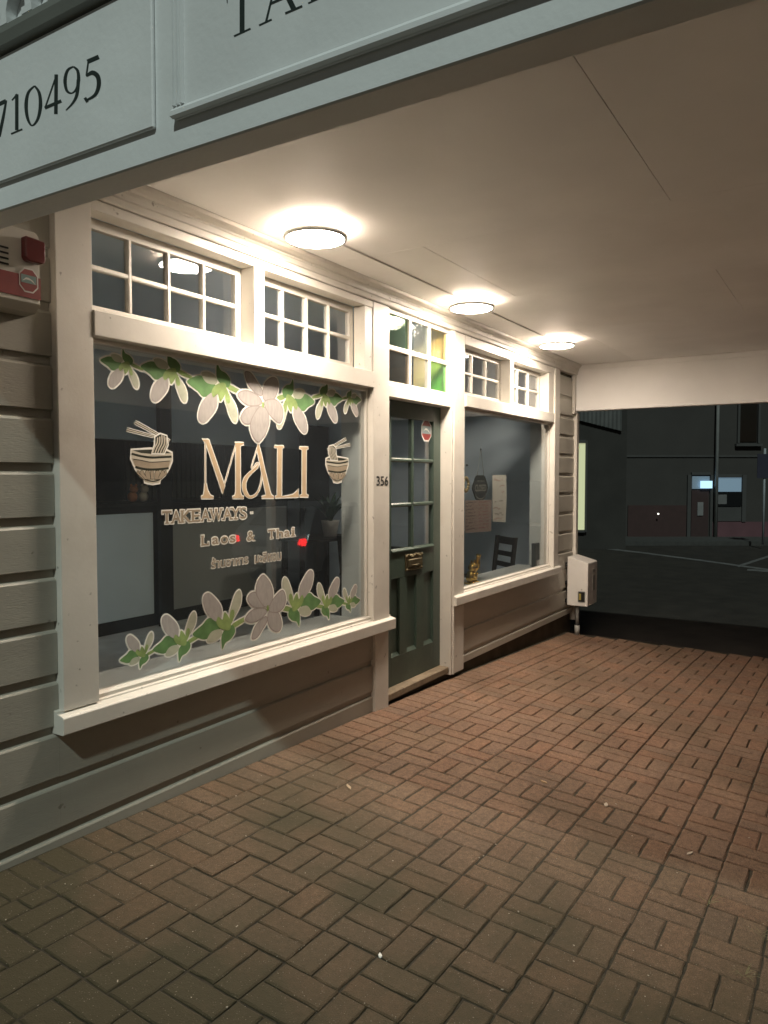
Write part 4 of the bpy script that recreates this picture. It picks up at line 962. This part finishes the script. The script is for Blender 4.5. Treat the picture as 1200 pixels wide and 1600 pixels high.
fbx('lit_screen', emit('screen_glow', (.45, .72, .95), .85), 1097, 1115, 751.5, 763, .10, .155)
fbx('door_notice', mat('far_notice', (.2, .2, .2), .7), 1094, 1103, 785, 806, .17, .1995, bevel=0)
fbx('window', emit('window_glow', (.17, .25, .32), .42), 1123, 1163, 746, 768.5, .20, .2495)
fbx('window', BGL, 1123, 1163, 770, 792, .20, .2495); fbx('window_notice', mat('far_notice2', (.14, .14, .14), .7), 1126, 1140, 773, 788, .185, .1995)
fbx('window_frame', BTR, 1120, 1122.5, 742, 816, .16, .2495); fbx('window_frame', BTR, 1164, 1170, 742, 816, .16, .2495); fbx('window_frame', BTR, 1123, 1163, 741, 745.5, .16, .2495)
fbx('panel_below_window', BTR, 1123, 1163.5, 793, 815, .19, .2495)
wn = fbx('upper_window', BGL, 1159, 1186, 560, 690, .22, .2495); fbx('upper_window_frame', BTR, 1155, 1158.5, 555, 692, .17, .2495); fbx('upper_window_frame', BTR, 1187, 1190.5, 555, 692, .17, .2495); fbx('upper_window_sill', BTR, 1152, 1193, 693, 697, .12, .2495)
# faint painted words on the wall
for k, (s_, a, b, y0, y1) in enumerate((('Food', 1016, 1046, 750, 738), ('and', 1012, 1037, 765, 754), ('Pump', 1010, 1056, 782, 769))):
    pass
# shop with corrugated awning, left of it, nearer
D2 = 20.0
o2 = Vector((CAM.x, CAM.y, 0)) + FH*D2
ab = empty('awning_shop', (o2.x, o2.y, G0), 'dark shop across the side street with a corrugated awning and one lit tall window', 'building', rz=RZ)
def abx(name, m, px0, px1, py0, py1, y0, y1): return MB().box(lx(px0, D2), lx(px1, D2), y0, y1, lz(py1, D2)-G0, lz(py0, D2)-G0).build(name, m, ab)
MB().box(-3, lx(984, D2), .3, 6, 0, 6.5).build('wall', BW2, ab)
abx('lit_window', emit('lit_window_glow', (.58, .60, .36), .50), 899, 917.5, 692, 829, .24, .2995)
abx('window_frame', BTR, 918, 920.5, 688, 832, .2, .2995); abx('window_frame', BTR, 896, 917.5, 687, 691.5, .2, .2995); abx('window_sill', BTR, 896, 917.5, 829.5, 833, .2, .2995)
co = MB(); k = 0
xx = lx(880, D2)
while xx < lx(972, D2):
    t = (xx-lx(880, D2))/(lx(972, D2)-lx(880, D2)); zl = lz(650+23*t, D2)-G0; zh = lz(610, D2)-G0; dy = .02*(k % 2)
    co.add([(xx, (.20)+dy, zl), (xx+.055, (.20)+.02-dy, zl), (xx+.055, (.20)+.02-dy, zh), (xx, (.20)+dy, zh), (xx, (.225)+dy, zl), (xx+.055, (.225)+.02-dy, zl), (xx+.055, (.225)+.02-dy, zh), (xx, (.225)+dy, zh)], [(0, 1, 2, 3), (7, 6, 5, 4), (0, 4, 5, 1)])
    xx += .055; k += 1
co.build('corrugated_awning', mat('galvanised', (.12, .125, .12), .5, .2, 3, metal=.3), ab, weld=False)
MB().box(lx(880, D2), lx(972, D2)+.05, .19, .2995, lz(612, D2)-G0, lz(609, D2)-G0).build('awning_frame', BW2, ab)
abx('signboard', mat('far_sign', (.075, .035, .03), .7, .2, 3), 990-12, 985, 0, 0.01, .2, .29) if False else None
# kerb, line marking and far footpath
def gstrip(name, pts, m, z, label, kind='structure', cat=None):
    mb = MB(); P_ = [atz(px, py, z) for px, py in pts]; n = len(P_)
    mb.add([(p.x, p.y, z) for p in P_]+[(p.x, p.y, -.449) for p in P_], [tuple(range(n))]+[(i, n+i, n+(i+1) % n, (i+1) % n) for i in range(n)])
    o = mb.build(name, m); return tag(o, label, cat, None, kind)
LINE = mat('worn_line_paint', (.13, .13, .125), .7, .3, 6)
fpd = MB(); p0 = Vector((CAM.x, CAM.y, 0))+FH*21.4
fp = empty('x', (0, 0, 0)); bpy.data.objects.remove(fp)
fo = MB().box(-8, 25, 0, 14, 0, .12).build('far_footpath', KERB); fo.location = p0+Vector((0, 0, G0+.002))+UR*8.5+FH*7; fo.rotation_euler = (0, 0, RZ); tag(fo, 'concrete footpath across the side street', kind='structure')
gstrip('gutter_line', [(895, 850.5), (1000, 862), (1100, 875), (1260, 897), (1260, 899.5), (1100, 877), (1000, 864), (895, 852)], LINE, -.444, 'pale worn line along the side street')
for a, lab in (([(1150, 884), (1200, 868), (1203, 870), (1154, 886)], 'slanting pale parking line nearer the corner'), ([(1168, 889), (1240, 893), (1240, 896), (1167, 891)], 'pale parking line running off the right edge')):
    gstrip('parking_line', a, LINE, -.443, lab)
# street pole and sign post
def pole(px, pyb, r, h, label, name):
    b = Vector((CAM.x, CAM.y, G0+.12)) + FH*(D+.08) + UR*lx(px, D); t = MB().cyl((b.x, b.y), r, b.z, b.z+h, 14, r1=r*.8); o = t.build(name, mat('galv_pole', (.28, .29, .28), .5)); return tag(o, label, 'pole'), b
pole(1121, 844, .055, 9, 'tall pale pole standing before the far building', 'street_pole')
sp = atz(1192, 851, G0+.12); sg = empty('sign_post', sp, 'street sign on a thin post at the right edge', 'sign')
MB().cyl((sp.x, sp.y), .03, sp.z, sp.z+2.6, 12).build('post', mat('galv_post', (.30, .32, .34), .5), sg)
sb = MB(); c = Vector((sp.x, sp.y, sp.z+2.1)); 
sb.add([c-FH*.05+UR*u+Vector((0, 0, v)) for u, v in ((-.22, -.3), (.22, -.3), (.22, .35), (-.22, .35))]+[c-FH*.035+UR*u+Vector((0, 0, v)) for u, v in ((-.22, -.3), (.22, -.3), (.22, .35), (-.22, .35))], [(0, 1, 2, 3), (7, 6, 5, 4), (0, 4, 5, 1), (1, 5, 6, 2), (2, 6, 7, 3), (3, 7, 4, 0)])
sb.build('sign_plate', mat('far_sign_plate', (.03, .03, .05), .5), sg)
# tiny lit wall lamp
b = Vector((CAM.x, CAM.y, 0))+FH*(D-.0)+UR*lx(1029, D); 
tag(MB().ball((b.x, b.y, lz(803, D)), (.03, .03, .025), n=10, k=6).build('wall_lamp', emit('tiny_lamp', (1, .95, .85), 1.5)), 'tiny bright lamp on the wall across the street', 'lamp')

# ================================================================== PARKED CAR (on the street, seen mirrored in the display window)
car = empty('parked_car', (9.96, -6.0, -.45), 'silver hatchback with red tail lights, mirrored in the display window', 'car')
CX, CY, CZ = 9.96, -6.0, -.45
PAINT = mat('silver_paint', (.34, .35, .35), .28, .04, 4, metal=.5); CGL = mat('car_glass', (.015, .018, .02), .05); TYRE = mat('tyre', (.015, .015, .015), .8)
side = [(.02, .32), (0, .55), (.03, .85), (.10, .98), (.16, 1.05), (.55, 1.42), (1.0, 1.50), (1.9, 1.47), (2.75, 1.02), (3.6, .92), (4.05, .78), (4.15, .55), (4.1, .30)]
top = {}
mb = MB(); secs = [(-.82, .0), (-.86, .5), (.86, .5), (.82, 0)]
prof = [(CX+u, CZ+v) for u, v in side]
n = len(prof); ws_ = [.84 if v < 1.0 else .84-.28*(v-1.0)/.5*.9 for u, v in side]
mb.add([(p_[0], CY-w_, p_[1]) for p_, w_ in zip(prof, ws_)]+[(p_[0], CY+w_, p_[1]) for p_, w_ in zip(prof, ws_)], [tuple(range(n)), tuple(range(2*n-1, n-1, -1))]+[(i, n+i, n+(i+1) % n, (i+1) % n) for i in range(n)])
bd = mb.build('body', PAINT, car, .03, seg=2)
MB().add([(CX+.20, CY-.58, CZ+1.07), (CX+.20, CY+.58, CZ+1.07), (CX+.50, CY+.50, CZ+1.37), (CX+.50, CY-.50, CZ+1.37)], [(0, 1, 2, 3)]).add([(CX+.17, CY-.58, CZ+1.09), (CX+.17, CY+.58, CZ+1.09), (CX+.47, CY+.50, CZ+1.39), (CX+.47, CY-.50, CZ+1.39)], [(0, 1, 2, 3)]).build('rear_window', CGL, car, weld=False)
for s in (-1, 1):
    MB().prism([(CX+.6, CZ+1.05), (CX+2.5, CZ+1.05), (CX+1.85, CZ+1.40), (CX+.85, CZ+1.42)], CY+s*.80, CY+s*.70, 'y').build('side_window', CGL, car)
    MB().prism([(CY+s*.66, CZ+.80), (CY+s*.80, CZ+.78), (CY+s*.835, CZ+.84), (CY+s*.80, CZ+.91), (CY+s*.70, CZ+.90)], CX-.02, CX+.06, 'x').build('tail_light', emit('tail_light_red', (1, .03, .03), 5), car, .01)
    for xx in (.75, 3.35):
        wv = MB(); wv.prism([(CX+xx+.31*math.cos(t), CZ+.31+.31*math.sin(t)) for t in [2*math.pi*i/24 for i in range(24)]], CY+s*.68, CY+s*.87, 'y'); wh = wv.build('wheel', TYRE, car, .01)
        MB().prism([(CX+xx+.19*math.cos(t), CZ+.31+.19*math.sin(t)) for t in [2*math.pi*i/16 for i in range(16)]], CY+s*.8705, CY+s*.88, 'y').build('rim', PAINT, wh)
MB().box(CX-.06, CX+.10, CY-.80, CY+.80, CZ+.38, CZ+.56).build('bumper', mat('bumper', (.05, .05, .05), .5), car, .03)
MB().box(CX-.012, CX+.005, CY-.26, CY+.26, CZ+.62, CZ+.73).build('number_plate', PALE, car)
